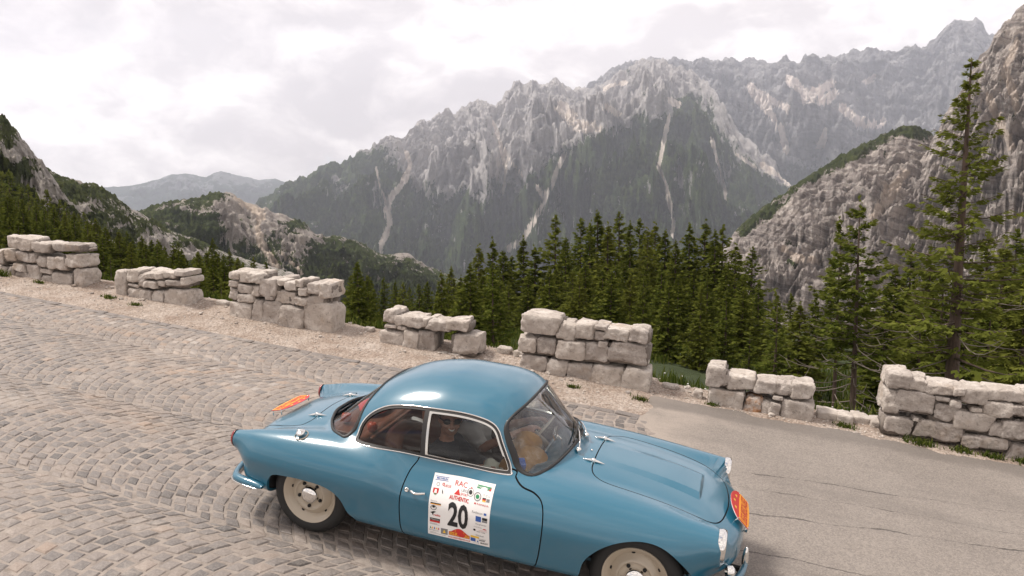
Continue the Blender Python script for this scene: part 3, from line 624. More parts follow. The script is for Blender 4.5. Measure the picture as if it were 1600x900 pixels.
# loose things carried in the car
def loose(o, label, cat): return tag(o, label, cat)
def blob(name, c, r, mat, seed=0, amp=.15, rot=None, n=28, k=18):
    rg = np.random.default_rng(seed); mb = MB().ball((0, 0, 0), 1.0, n, k); V = np.array(mb.V); d = np.zeros(len(V))
    for f in range(5):
        w_ = rg.normal(size=3) * (1.5 + f * .9); d += np.sin(V @ w_ + rg.uniform(0, 6)) / (1 + f * .6)
    V = V * (1 + amp * d[:, None] / 2) * np.array(r); V = V if rot is None else V @ np.array(rot).T; mb.V = [tuple(v) for v in V + np.array(c)]
    return mb.build(name, mat, None, True, ROAD)
def apple(c, label):
    pr = [(0.001, .026), (.012, .034), (.026, .033), (.037, .020), (.040, .002), (.036, -.018), (.026, -.031), (.012, -.036), (0.001, -.031)]
    a = empty('apple', ROAD @ Matrix.Translation(c)); tag(a, label, 'apple', 'apples on the parcel shelf')
    MB().lathe(pr, (0, 0, 0), (0, .1, 1), 28).build('flesh', M_apple, a); MB().tube([(0, 0, .026), (.004, .003, .048)], .0022, 6).build('stalk', M_dleather, a)
apple((.315, -.37, .817), 'red and yellow apple behind the side quarter window of the blue car'); apple((.055, -.30, .817), 'red apple behind the rear window of the blue car')
loose(blob('red_bag', (.12, .08, .812), (.12, .20, .040), M_redcloth, 3, .12), 'bright red bag lying on the parcel shelf under the rear window', 'bag')
loose(blob('plastic_bag', (.44, .16, .62), (.10, .10, .10), M_palecloth, 5, .3), 'crumpled pale plastic bag on the rear seat of the blue car', 'bag')
loose(blob('mustard_jacket', (1.50, -.26, .72), (.16, .20, .115), M_mustard, 8, .22), 'mustard yellow jacket bundled behind the windscreen on the passenger side', 'jacket')
loose(blob('mustard_bag', (1.40, .02, .72), (.12, .14, .12), M_mustard, 9, .25), 'mustard cloth bag between the two people, behind the windscreen', 'bag')
o = soft_box('blue_box', (1.515, -.46, .815), (.055, .075, .05), M_bluebag, None, (0, 0, 0), .008); o.matrix_world = ROAD @ Matrix.Translation((1.515, -.46, .815)) @ Matrix.Rotation(.5, 4, 'Z') @ Matrix.Rotation(.3, 4, 'X'); loose(o, 'small bright blue box in the lower corner of the windscreen', 'box')
nx = 12; V = [(1.22 + .2 * i / nx, -.52 + .22 * j / nx, .70 + .012 * math.sin(i * .9) + .03 * j / nx + .008 * math.cos(j * 1.3)) for i in range(nx + 1) for j in range(nx + 1)]
o = mesh('road_map', V, [(i * 13 + j, i * 13 + j + 1, (i + 1) * 13 + j + 1, (i + 1) * 13 + j) for i in range(nx) for j in range(nx)], M_paper, None, True, matrix=ROAD); sm = o.modifiers.new('s', 'SOLIDIFY'); sm.thickness = .004; loose(o, 'folded paper road map held at the side window of the blue car', 'map')

# ------------------------------------------------------------------ the two people
def remeshed(mb, name, mat, parent, vox=.008, smooth=6):
    o = mb.build('tmp_form', mat); m = o.modifiers.new('r', 'REMESH'); m.mode = 'VOXEL'; m.voxel_size = vox; m.use_smooth_shade = True
    m2 = o.modifiers.new('s', 'SMOOTH'); m2.iterations = smooth; m2.factor = .5
    dg = bpy.context.evaluated_depsgraph_get(); me = bpy.data.meshes.new_from_object(o.evaluated_get(dg)); me.name = name
    old = o.data; bpy.data.objects.remove(o); bpy.data.meshes.remove(old); p = bpy.data.objects.new(name, me); scene.collection.objects.link(p); p.parent = parent
    if not me.materials: me.materials.append(mat)
    me.polygons.foreach_set('use_smooth', [True] * len(me.polygons)); return p
def limb(mb, pts, rad):
    pts = [np.array(p, float) for p in pts]
    for i in range(len(pts) - 1):
        k = max(2, int(np.linalg.norm(pts[i + 1] - pts[i]) / (min(rad[i], rad[i + 1]) * .6)))
        for t in np.linspace(0, 1, k + 1): mb.ball(pts[i] * (1 - t) + pts[i + 1] * t, rad[i] * (1 - t) + rad[i + 1] * t, 12, 8)
def hand(mb, w, d, up, side):
    """palm and five bent fingers"""
    d = np.array(d, float); d /= np.linalg.norm(d); up = np.array(up, float); up -= d * up.dot(d); up /= np.linalg.norm(up); sd = np.cross(d, up) * side; w = np.array(w, float)
    for q in (-.024, -.008, .008, .024): limb(mb, [w + sd * q * .7, w + d * .075 + sd * q], [.017, .014])
    for q, L in ((-.028, .058), (-.009, .070), (.010, .066), (.028, .052)):
        b = w + d * .078 + sd * q; limb(mb, [b, b + d * L * .5 - up * .006, b + d * L * .85 - up * .028, b + d * L * .95 - up * .045], [.0095, .009, .0085, .0075])
    b = w + d * .022 - sd * .026; limb(mb, [b, b + d * .030 - sd * .022 - up * .008, b + d * .058 - sd * .028 - up * .018], [.012, .0105, .009])
def seated(hx, hy, hz, look, lean, r_arm, l_arm, cloth, label, sleeve_to, glasses):
    root = tag(empty('person', ROAD @ Matrix.Translation((hx, hy, .30))), label, 'person', None); off_ = np.array([hx, hy, .30])
    L = lambda *p: np.array(p, float) + np.array([hx, hy, 0]) - off_
    pel, ch, nk = L(.02, 0, .43), L(-.03 + lean * .6, 0, hz - .34), L(lean, 0, hz - .155); hd = L(lean + .02, 0, hz)
    b = MB(); limb(b, [pel, ch, L(lean * .9, 0, hz - .22)], [.130, .135, .085])
    for s in (-1, 1): limb(b, [ch + [0, s * .06, .0], L(lean * .7, s * .165, hz - .235)], [.11, .062]); limb(b, [L(.04, s * .09, .42), L(.44, s * .11, .47), L(.62, s * .11, .20)], [.090, .068, .045]); limb(b, [L(.62, s * .11, .20), L(.66, s * .11, -.03 + .30), L(.74, s * .12, .29)], [.045, .040, .035])
    limb(b, [nk - [0, 0, .05], nk + [.005, 0, .06]], [.055, .052])
    c, s_ = math.cos(look), math.sin(look); Rz = np.array([[c, -s_, 0], [s_, c, 0], [0, 0, 1.]]); H = lambda *p: hd + Rz @ np.array(p, float)
    b.ball(hd + [0, 0, .012], (.094, .077, .112), 28, 18, 0, Rz); b.ball(H(.022, 0, -.060), (.066, .058, .058), 24, 14, 0, Rz); b.ball(H(.052, 0, -.088), (.030, .032, .024), 16, 10, 0, Rz)
    limb(b, [H(.090, 0, .022), H(.112, 0, -.018)], [.011, .015]); b.ball(H(.092, 0, -.052), (.016, .028, .011), 14, 8, 0, Rz)
    for s in (-1, 1): b.ball(H(-.006, s * .079, -.005), (.020, .009, .032), 14, 10, 0, Rz); b.ball(H(.062, s * .040, -.030), (.026, .024, .022), 14, 10, 0, Rz); limb(b, [H(.080, s * .018, .030), H(.068, s * .050, .030)], [.012, .010])
    arms = []
    for s, A in ((-1, r_arm), (1, l_arm)):
        sh = L(lean * .7, s * .175, hz - .245); el, wr = np.array(A[0]) - off_, np.array(A[1]) - off_; limb(b, [sh, el], [.055, .042]); limb(b, [el, wr], [.041, .026]); arms.append((sh, el, wr)); dd = wr - el
        hand(b, wr, dd / np.linalg.norm(dd) + [.0, 0, -.1], (0, 0, 1), s)
    body_ = remeshed(b, 'body', M_skin, root, .0075)
    t = MB(); limb(t, [pel, ch, L(lean * .9, 0, hz - .235)], [.143, .148, .098])
    for s, (sh, el, wr) in zip((-1, 1), arms):
        limb(t, [ch + [0, s * .06, .0], L(lean * .7, s * .165, hz - .238)], [.122, .074]); e2 = sh * (1 - sleeve_to) + el * sleeve_to; limb(t, [sh, e2], [.070, .060 if sleeve_to < 1 else .056])
        if sleeve_to >= 1: limb(t, [el, el * .2 + wr * .8], [.055, .040])
    remeshed(t, 'shirt', cloth, root, .010)
    tr = MB()
    for s in (-1, 1): limb(tr, [L(.0, s * .07, .43), L(.04, s * .09, .42), L(.44, s * .11, .47), L(.62, s * .11, .20), L(.65, s * .11, .27)], [.11, .102, .080, .058, .055])
    remeshed(tr, 'trousers', M_carpet, root, .012)
    hb = MB(); hb.ball(hd + [0, 0, .030] + Rz @ np.array([-.014, 0, .006]), (.096, .084, .104), 28, 18, 0, Rz); V = np.array(hb.V); q = (V - hd) @ Rz; keep = ~((q[:, 0] > .045) & (q[:, 2] < .085)) & (q[:, 2] > -.055 - .4 * q[:, 0])
    hb.F = [f for f in hb.F if keep[list(f)].all()]; hb.M = [0] * len(hb.F); hb.build('hair', M_hair, root)
    if glasses:
        g = MB()
        for s in (-1, 1): g.ball(H(.088, s * .034, .012), (.010, .031, .022), 18, 10, 0, Rz); g.tube([H(.085, s * .060, .018), H(.03, s * .083, .018), H(-.02, s * .084, .012)], .004, 6)
        g.tube([H(.096, -.012, .016), H(.096, .012, .016)], .004, 6); g.build('sunglasses', M_ink, root)
    else:
        g = MB()
        for s in (-1, 1): g.ball(H(.082, s * .034, .012), (.009, .013, .008), 14, 8, 0, Rz)
        g.build('eyes', M_ink, root)
    m = MB(); tt = np.linspace(-1, 1, 9); m.tube([H(.104 - .018 * t * t, t * .022, -.050 + .008 * t * t) for t in tt], [.002 + .0035 * (1 - t * t) for t in tt], 8); m.build('smiling_teeth', M_white, root)
    return root
seated(.90, -.33, .985, -1.05, .0, ((1.02, -.53, .66), (1.20, -.42, .70)), ((1.06, -.16, .64), (1.22, -.30, .69)), M_navy, 'smiling passenger in dark navy shirt and sunglasses at the near side window', 1.0, True)
seated(.90, .33, .985, -.1, .03, ((1.06, .06, .64), (1.33, .22, .78)), ((1.10, .54, .66), (1.33, .48, .78)), M_palecloth, 'driver in pale short-sleeved shirt holding the steering wheel', .75, False)
# ------------------------------------------------------------------ road frame (the road's plane, a hair steeper than the car sits)
RG = ROAD @ Matrix.Translation((0, 0, .032)) @ Matrix.Rotation(.0104, 4, 'Y')
RGn = np.array(RG); RGi = np.linalg.inv(RGn)
def to_world(P): P = np.asarray(P, float); return P @ RGn[:3, :3].T + RGn[:3, 3]
def vnoise(x, y, seed=0):
    """smooth 2-D value noise in -1..1"""
    xi, yi = np.floor(x).astype(np.int64), np.floor(y).astype(np.int64); xf, yf = x - xi, y - yi
    def h(a, b):
        n = (a * 374761393 + b * 668265263 + seed * 1442695041) & 0x7fffffff; n = ((n ^ (n >> 13)) * 1274126177) & 0x7fffffff; n = n ^ (n >> 16); return (n & 0xffff) / 32767.5 - 1
    u, v = xf * xf * xf * (xf * (xf * 6 - 15) + 10), yf * yf * yf * (yf * (yf * 6 - 15) + 10)
    return (h(xi, yi) * (1 - u) + h(xi + 1, yi) * u) * (1 - v) + (h(xi, yi + 1) * (1 - u) + h(xi + 1, yi + 1) * u) * v
def fbm(x, y, seed=0, oct=5, gain=.5, ridged=False):
    s = 0; a = 1; t = 0
    for o in range(oct):
        n = vnoise(x * 2 ** o + 17.3 * o, y * 2 ** o - 9.1 * o, seed + o); s = s + a * ((1 - 2 * np.abs(n)) if ridged else n); t += a; a *= gain
    return s / t
def attr_mat(name): return material(name)
def tone_node(t, nm='tone'): return t.add('ShaderNodeAttribute', attribute_name=nm).outputs['Fac']
# setts: worn granite cubes, grey to buff with a few rusty ones
m, t = material('granite_setts'); o = t.add('ShaderNodeOutputMaterial'); tn = tone_node(t); gp = t.add('ShaderNodeTexCoord').outputs['Object']
base = t.ramp(tn, [(0, (.075, .069, .068)), (.2, (.125, .112, .107)), (.5, (.180, .157, .145)), (.75, (.228, .188, .163)), (.9, (.28, .21, .165)), (1, (.30, .268, .245))])
rust = t.mix(t.math('MULTIPLY', t.smooth(t.noise(t.vmath('MULTIPLY', gp, (.25, 1.1, 1)), 1.3, 4, .6), .54, .70), .34), base, (.42, .26, .15, 1))
dirt = t.math('MULTIPLY', t.smooth(t.noise(t.vmath('MULTIPLY', gp, (.55, 1, 1)), .9, 6, .65), .44, .66), .42); rust = t.mix(dirt, rust, (.115, .098, .088, 1)); rust = t.mix(t.math('MULTIPLY', t.smooth(t.noise(t.vmath('ADD', gp, (9, 4, 1)), 1.6, 7, .7), .54, .70), .5), rust, (.40, .345, .30, 1))
sp = t.mix(t.math('MULTIPLY', t.smooth(t.noise(gp, 70, 5, .65), .38, .66), .35), rust, t.mix(.5, rust, (.50, .44, .39, 1)))
nb = t.noise(gp, 55, 6, .65); bp = t.add('ShaderNodeBump', {'Strength': .45, 'Distance': .006, 'Height': nb})
b = t.add('ShaderNodeBsdfPrincipled', {'Base Color': sp, 'Roughness': .62, 'Normal': bp.outputs[0]}); t.l.new(b.outputs[0], o.inputs[0]); M_sett = m
m, t = material('joint_sand'); o = t.add('ShaderNodeOutputMaterial'); gp = t.add('ShaderNodeTexCoord').outputs['Object']
c_ = t.ramp(t.noise(gp, 9, 7, .7), [(.3, (.16, .135, .118)), (.5, (.27, .232, .205)), (.7, (.34, .295, .26))])
b = t.add('ShaderNodeBsdfPrincipled', {'Base Color': c_, 'Roughness': .95, 'Normal': t.add('ShaderNodeBump', {'Strength': .6, 'Distance': .01, 'Height': t.noise(gp, 60, 5, .7)}).outputs[0]}); t.l.new(b.outputs[0], o.inputs[0]); M_joint = m
# gravel shoulder
m, t = material('pale_gravel'); o = t.add('ShaderNodeOutputMaterial'); gp = t.add('ShaderNodeTexCoord').outputs['Object']
v_ = t.add('ShaderNodeTexVoronoi', {'Vector': gp, 'Scale': 42}); v2 = t.add('ShaderNodeTexVoronoi', {'Vector': gp, 'Scale': 15})
cg_ = t.ramp(t.noise(gp, 2.2, 7, .7), [(.3, (.24, .175, .135)), (.5, (.36, .295, .25)), (.72, (.46, .40, .355))])
cg_ = t.mix(.5, cg_, t.mix(.8, cg_, t.ramp(v_.outputs['Color'], [(.2, .15), (.8, .85)]), 'SOFT_LIGHT')); cg_ = t.mix(t.math('MULTIPLY', t.smooth(v_.outputs['Distance'], .5, .8), .55), cg_, (.20, .15, .115, 1))
hb_ = t.math('ADD', t.math('MULTIPLY', v_.outputs['Distance'], -1.0), t.math('ADD', t.math('MULTIPLY', v2.outputs['Distance'], -1.3), t.noise(gp, 30, 6, .7)))
b = t.add('ShaderNodeBsdfPrincipled', {'Base Color': cg_, 'Roughness': .95, 'Normal': t.add('ShaderNodeBump', {'Strength': .8, 'Distance': .018, 'Height': hb_}).outputs[0]}); t.l.new(b.outputs[0], o.inputs[0]); M_gravel = m
# worn asphalt with open longitudinal seams
m, t = material('worn_asphalt'); o = t.add('ShaderNodeOutputMaterial'); gp = t.add('ShaderNodeTexCoord').outputs['Object']; sx = t.add('ShaderNodeSeparateXYZ', {0: gp})
c_ = t.ramp(t.noise(gp, .8, 8, .65), [(.30, (.155, .134, .120)), (.5, (.20, .174, .156)), (.70, (.24, .212, .19))])
ag = t.add('ShaderNodeTexVoronoi', {'Vector': gp, 'Scale': 85}); c_ = t.mix(.30, c_, t.mix(t.ramp(ag.outputs['Color'], [(.1, .0), (.9, 1.)]), (.11, .10, .095, 1), (.44, .39, .34, 1)))
patch = t.smooth(t.math('ADD', t.math('MULTIPLY', sx.outputs[0], -.55), t.math('MULTIPLY', t.noise(gp, 1.6, 4, .6), 1.6)), -.9, -.1)
c_ = t.mix(t.math('MULTIPLY', patch, .7), c_, (.34, .29, .25, 1))
edge = t.smooth(t.math('ADD', sx.outputs[1], t.math('MULTIPLY', t.noise(gp, 3.5, 5, .6), .35)), 3.66, 3.86); c_ = t.mix(t.math('MULTIPLY', edge, .55), c_, (.12, .105, .095, 1))
hgt = t.math('ADD', ag.outputs['Distance'], t.math('MULTIPLY', t.noise(gp, 160, 3, .6), .8)); dark = 0.0; depth = 0.0
for y0, k, wd in ((2.04, .155, .009), (1.15, .19, .012), (1.72, .11, .005), (.55, .06, .006)):
    y_ = t.math('SUBTRACT', t.math('SUBTRACT', sx.outputs[1], t.math('MULTIPLY', t.math('SUBTRACT', sx.outputs[0], 2.6), k)), y0)
    y_ = t.math('ADD', y_, t.math('MULTIPLY', t.math('SUBTRACT', t.noise(gp, 1.1, 9, .68), .5), .26)); a_ = t.math('ABSOLUTE', y_); vary = t.math('MULTIPLY', t.smooth(t.noise(gp, 2.7, 3, .6), .44, .62), wd)
    ck = t.math('SUBTRACT', 1.0, t.smooth(t.math('DIVIDE', a_, t.math('ADD', vary, .0015)), .5, 1.3)); dark = t.math('MAXIMUM', dark, ck) if dark != 0.0 else ck
c_ = t.mix(t.math('MULTIPLY', t.smooth(t.noise(t.vmath('MULTIPLY', gp, (.3, 1.4, 1)), 1.1, 6, .65), .48, .68), .35), c_, (.13, .115, .105, 1))
c_ = t.mix(t.math('MULTIPLY', dark, .72), c_, (.035, .03, .028, 1)); hgt = t.math('SUBTRACT', hgt, t.math('MULTIPLY', dark, 2.0))
b = t.add('ShaderNodeBsdfPrincipled', {'Base Color': c_, 'Roughness': .85, 'Normal': t.add('ShaderNodeBump', {'Strength': .55, 'Distance': .008, 'Height': hgt}).outputs[0]}); t.l.new(b.outputs[0], o.inputs[0]); M_asphalt = m

def sheet(name, xs, ys, zf, mat, kind='structure', matrix=RG):
    X, Y = np.meshgrid(xs, ys, indexing='ij'); Z = zf(X, Y); n_ = len(ys); i, j = np.meshgrid(np.arange(len(xs) - 1), np.arange(n_ - 1), indexing='ij'); a = (i * n_ + j).ravel()
    return tag(mesh(name, np.stack([X, Y, Z], -1).reshape(-1, 3), np.stack([a, a + n_, a + n_ + 1, a + 1], 1), mat, None, True, matrix=matrix), kind=kind)
# ------------------------------------------------------------------ segmental-arch sett paving
def setts():
    R_ = 1.075; hw = .76; P_ = .120; nst = 14; V = []; F = []; tone = []
    rg = np.random.default_rng(3); crowns = [2.93 - 1.52 * k for k in range(-0, 7)]
    def stone(c, h, tn):
        c = np.array(c, float); cen = c.mean(0); b = len(V); dr = rg.normal(0, .0045, 2); tilt = rg.normal(0, .028, 2)
        ins = cen + (c - cen) * .80; 
        for p in c: V.append((p[0], p[1], -.022))
        for p in c: q = cen + (p - cen) * .97; V.append((q[0], q[1], h - .008 + (q - cen) @ tilt))
        for p in ins: V.append((p[0], p[1], h + (p - cen) @ tilt + rg.normal(0, .0015)))
        V.append((cen[0], cen[1], h + .004)); 
        for k in range(4): l = (k + 1) % 4; F.extend([(b + k, b + l, b + 4 + l, b + 4 + k), (b + 4 + k, b + 4 + l, b + 8 + l, b + 8 + k), (b + 8 + k, b + 8 + l, b + 12, b + 12)])
        tone.extend([tn] * 13)
    for ci, yc in enumerate(crowns):
        phs = rg.uniform(0, P_)
        for n_ in range(-int(15.5 / P_), int(5.0 / P_)):
            x0 = n_ * P_ + phs; ph = np.linspace(-math.pi / 4, math.pi / 4, nst + 1) + (n_ % 2) * .5 * math.pi / 2 / nst * .9; ph = np.clip(ph, -math.pi / 4, math.pi / 4)
            for j in range(nst):
                a0, a1 = ph[j], ph[j + 1]
                if a1 - a0 < .04: continue
                g = .0065 + abs(rg.normal(0, .002))
                def pt(a, u): return np.array([x0 + R_ - R_ * math.cos(a) + u, yc + R_ * math.sin(a)])
                da = g / R_; c = [pt(a0 + da, g), pt(a0 + da, P_ - g), pt(a1 - da, P_ - g), pt(a1 - da, g)]; c = [q + rg.normal(0, .0055, 2) for q in c]; cm = sum(c) / 4
                if cm[1] > 3.06 or cm[1] < -6.2 or cm[0] < -15 or cm[0] > 1.98 + .16 * math.sin(cm[1] * 5.1) + .10 * math.sin(cm[1] * 17 + cm[1] ** 2): continue
                tn = np.clip(rg.beta(2.2, 2.2) * .92 + .04 + .12 * math.sin(cm[1] * 1.3 + cm[0] * .4), 0, 1); stone(c, rg.normal(.0068, .0020), tn)
    x = -15.0                                                     # edging course along the shoulder
    while x < 1.9:
        L = rg.uniform(.16, .30); stone([(x + .006, 3.075), (x + L - .006, 3.075), (x + L - .006, 3.175 + rg.normal(0, .006)), (x + .006, 3.175)], rg.normal(.014, .004), rg.uniform(.3, .6)); x += L
    V_ = np.array(V); F_ = [f if f[2] != f[3] else f[:3] for f in F]
    Q4 = np.array([f for f in F_ if len(f) == 4]); T3 = np.array([f for f in F_ if len(f) == 3]); T = np.concatenate([Q4[:, [0, 1, 2]], Q4[:, [0, 2, 3]], T3])
    return tag(mesh('cobbled_road', V_, T, M_sett, None, False, matrix=RG, attrs={'tone': tone}), kind='structure')
setts()
wob = lambda X, Y, a, s: a * fbm(X * 1.3, Y * 1.3, s, 4)
sheet('road_bed', np.linspace(-34, 2.25, 240), np.linspace(-9, 3.2, 70), lambda X, Y: .0015 + .004 * fbm(X * 6, Y * 6, 2, 3), M_joint)
ax_ = np.concatenate([np.linspace(1.93, 9, 190), np.linspace(9.3, 40, 40)]); ay_ = np.concatenate([np.linspace(-9, 2.6, 60), np.linspace(2.65, 4.02, 60)])
sheet('asphalt_road', ax_, ay_, lambda X, Y: .010 + .010 * fbm(X * .9, Y * .9, 5, 4) - .05 * np.clip((Y - 3.97 - .12 * fbm(X * 2.3, 0 * Y, 8, 4)) / .08, 0, 1) - .035 * np.clip((2.04 + .26 * fbm(Y * 2.6, 0 * X, 12, 5) - X) / .16, 0, 1), M_asphalt)
def shoulder_z(X, Y):
    rise = np.clip((Y - 3.19) / .12, 0, 1); z = -.03 + rise * (.045 + .02 * fbm(X * .8, Y * .8, 21, 4) + .022 * fbm(X * 4, Y * 4, 22, 4)) + .05 * np.clip((Y - 4.0) / .5, 0, 1) * (X < 2)
    z = z - np.clip((X - 1.85) / .5, 0, 1) * np.clip((3.95 - Y) / .25, 0, 1) * .06
    edge = 4.62 + .16 * fbm(X * 1.1, 0 * Y, 31, 4); drop = np.maximum(Y - edge, 0); return z - drop * 1.35 + .05 * fbm(X * 2.2, Y * 2.2, 34, 4) * np.clip(drop * 3, 0, 1)
sheet('gravel_shoulder', np.linspace(-15, 16, 900), np.concatenate([np.linspace(3.13, 3.35, 16), np.linspace(3.36, 4.7, 90), np.linspace(4.72, 5.6, 24)]), shoulder_z, M_gravel)
def pebbles():
    rg = np.random.default_rng(11); mb_V = []; mb_F = []; tone = []
    bm = bmesh.new(); bmesh.ops.create_icosphere(bm, subdivisions=1, radius=1); U = np.array([v.co[:] for v in bm.verts]); T = np.array([[v.index for v in f.verts] for f in bm.faces]); bm.free(); Vs = []; Ts = []; k = 0
    for i in range(4600):
        x = rg.uniform(-12, 7.5); y = 3.22 + rg.random() ** .8 * 1.42 if x < 1.9 else rg.uniform(3.95, 4.6); s = .004 + .012 * rg.random() ** 3 + (.03 * rg.random() if (i % 22 == 0 and y > 3.75) else 0)
        v = U * (1 + rg.normal(0, .2, (len(U), 1))) * np.array([1.2, 1, .7]) * s; a = rg.uniform(0, 6.3); c, n_ = math.cos(a), math.sin(a); v = v @ np.array([[c, n_, 0], [-n_, c, 0], [0, 0, 1]])
        v = v + [x, y, float(shoulder_z(np.array([x]), np.array([y]))[0]) + s * .3]; Vs.append(v); Ts.append(T + k); k += len(U); tone += [rg.random()] * len(U)
    return tag(mesh('loose_gravel', np.concatenate(Vs), np.concatenate(Ts), M_limestone, None, False, matrix=RG, attrs={'tone': tone}), 'pale loose gravel and pebbles strewn along the roadside in front of the stone blocks', 'gravel', kind='stuff')
# ------------------------------------------------------------------ dry-stone guard blocks: limestone boulders in grey mortar
m, t = material('limestone'); o = t.add('ShaderNodeOutputMaterial'); tn = tone_node(t); gp = t.add('ShaderNodeTexCoord').outputs['Object']
c_ = t.ramp(tn, [(0, (.34, .295, .265)), (.4, (.46, .405, .365)), (.75, (.54, .475, .42)), (1, (.60, .54, .485))])
n1_ = t.noise(gp, 5.5, 8, .68); c_ = t.mix(t.math('MULTIPLY', t.smooth(n1_, .42, .66), .7), c_, (.74, .68, .625, 1)); c_ = t.mix(t.math('MULTIPLY', t.smooth(t.noise(gp, 15, 8, .75), .52, .68), .7), c_, (.21, .175, .15, 1))
c_ = t.mix(t.math('MULTIPLY', t.smooth(t.noise(t.vmath('ADD', gp, (4, 2, 7)), 2.1, 4, .6), .58, .72), .35), c_, (.46, .33, .22, 1))
rt = tone_node(t, 'rust'); c_ = t.mix(t.math('MULTIPLY', rt, t.smooth(t.noise(gp, 9, 5, .6), .35, .65)), c_, (.36, .17, .07, 1))
hg = t.math('ADD', t.noise(gp, 14, 8, .7), t.math('MULTIPLY', t.noise(gp, 55, 5, .7), .35))
b = t.add('ShaderNodeBsdfPrincipled', {'Base Color': c_, 'Roughness': .9, 'Normal': t.add('ShaderNodeBump', {'Strength': 1.0, 'Distance': .05, 'Height': hg}).outputs[0]}); t.l.new(b.outputs[0], o.inputs[0]); M_limestone = m
m, t = material('wall_mortar'); o = t.add('ShaderNodeOutputMaterial'); gp = t.add('ShaderNodeTexCoord').outputs['Object']
c_ = t.ramp(t.noise(gp, 10, 7, .65), [(.3, (.12, .102, .09)), (.7, (.25, .215, .187))])
b = t.add('ShaderNodeBsdfPrincipled', {'Base Color': c_, 'Roughness': .95, 'Normal': t.add('ShaderNodeBump', {'Strength': .7, 'Distance': .015, 'Height': t.noise(gp, 45, 6, .7)}).outputs[0]}); t.l.new(b.outputs[0], o.inputs[0]); M_mortar = m
def rock_verts(hx, hy, hz, rg, n=9, k=None):
    """a hewn boulder: rounded cuboid with flat chips and lumps"""
    g = np.linspace(-1, 1, n); A, B = [q.ravel() for q in np.meshgrid(g, g, indexing='ij')]; V = []; F = []
    for ax in range(3):
        for s in (-1, 1):
            P = np.zeros((n * n, 3)); P[:, ax] = s; P[:, (ax + 1) % 3] = A; P[:, (ax + 2) % 3] = B; b = len(V) * n * n; i, j = np.meshgrid(np.arange(n - 1), np.arange(n - 1), indexing='ij'); a = (i * n + j).ravel() + b
            Q = np.stack([a, a + n, a + n + 1, a + 1], 1); F.append(Q if s > 0 else Q[:, ::-1]); V.append(P)
    V = np.concatenate(V); F = np.concatenate(F); k = k or rg.uniform(9, 18); V = V / ((np.abs(V) ** k).sum(1, keepdims=True) ** (1 / k))
    for _ in range(16):
        d = rg.normal(size=3); d /= np.linalg.norm(d); c = rg.uniform(.94, 1.2) * np.abs(d).sum() ** .62; e = V @ d - c; V = V - np.maximum(e, 0)[:, None] * d
    L = V * np.array([hx, hy, hz]); d = np.zeros(len(V))
    for f in range(9):
        w_ = rg.normal(size=3) * (9 + f * 11); d += np.sin(L @ w_ + rg.uniform(0, 6.3)) / (1 + f * .55)
    nrm = V / np.linalg.norm(V, axis=1, keepdims=True); return L + nrm * (d * .0095 * min(1, min(hx, hz) / .07))[:, None], F
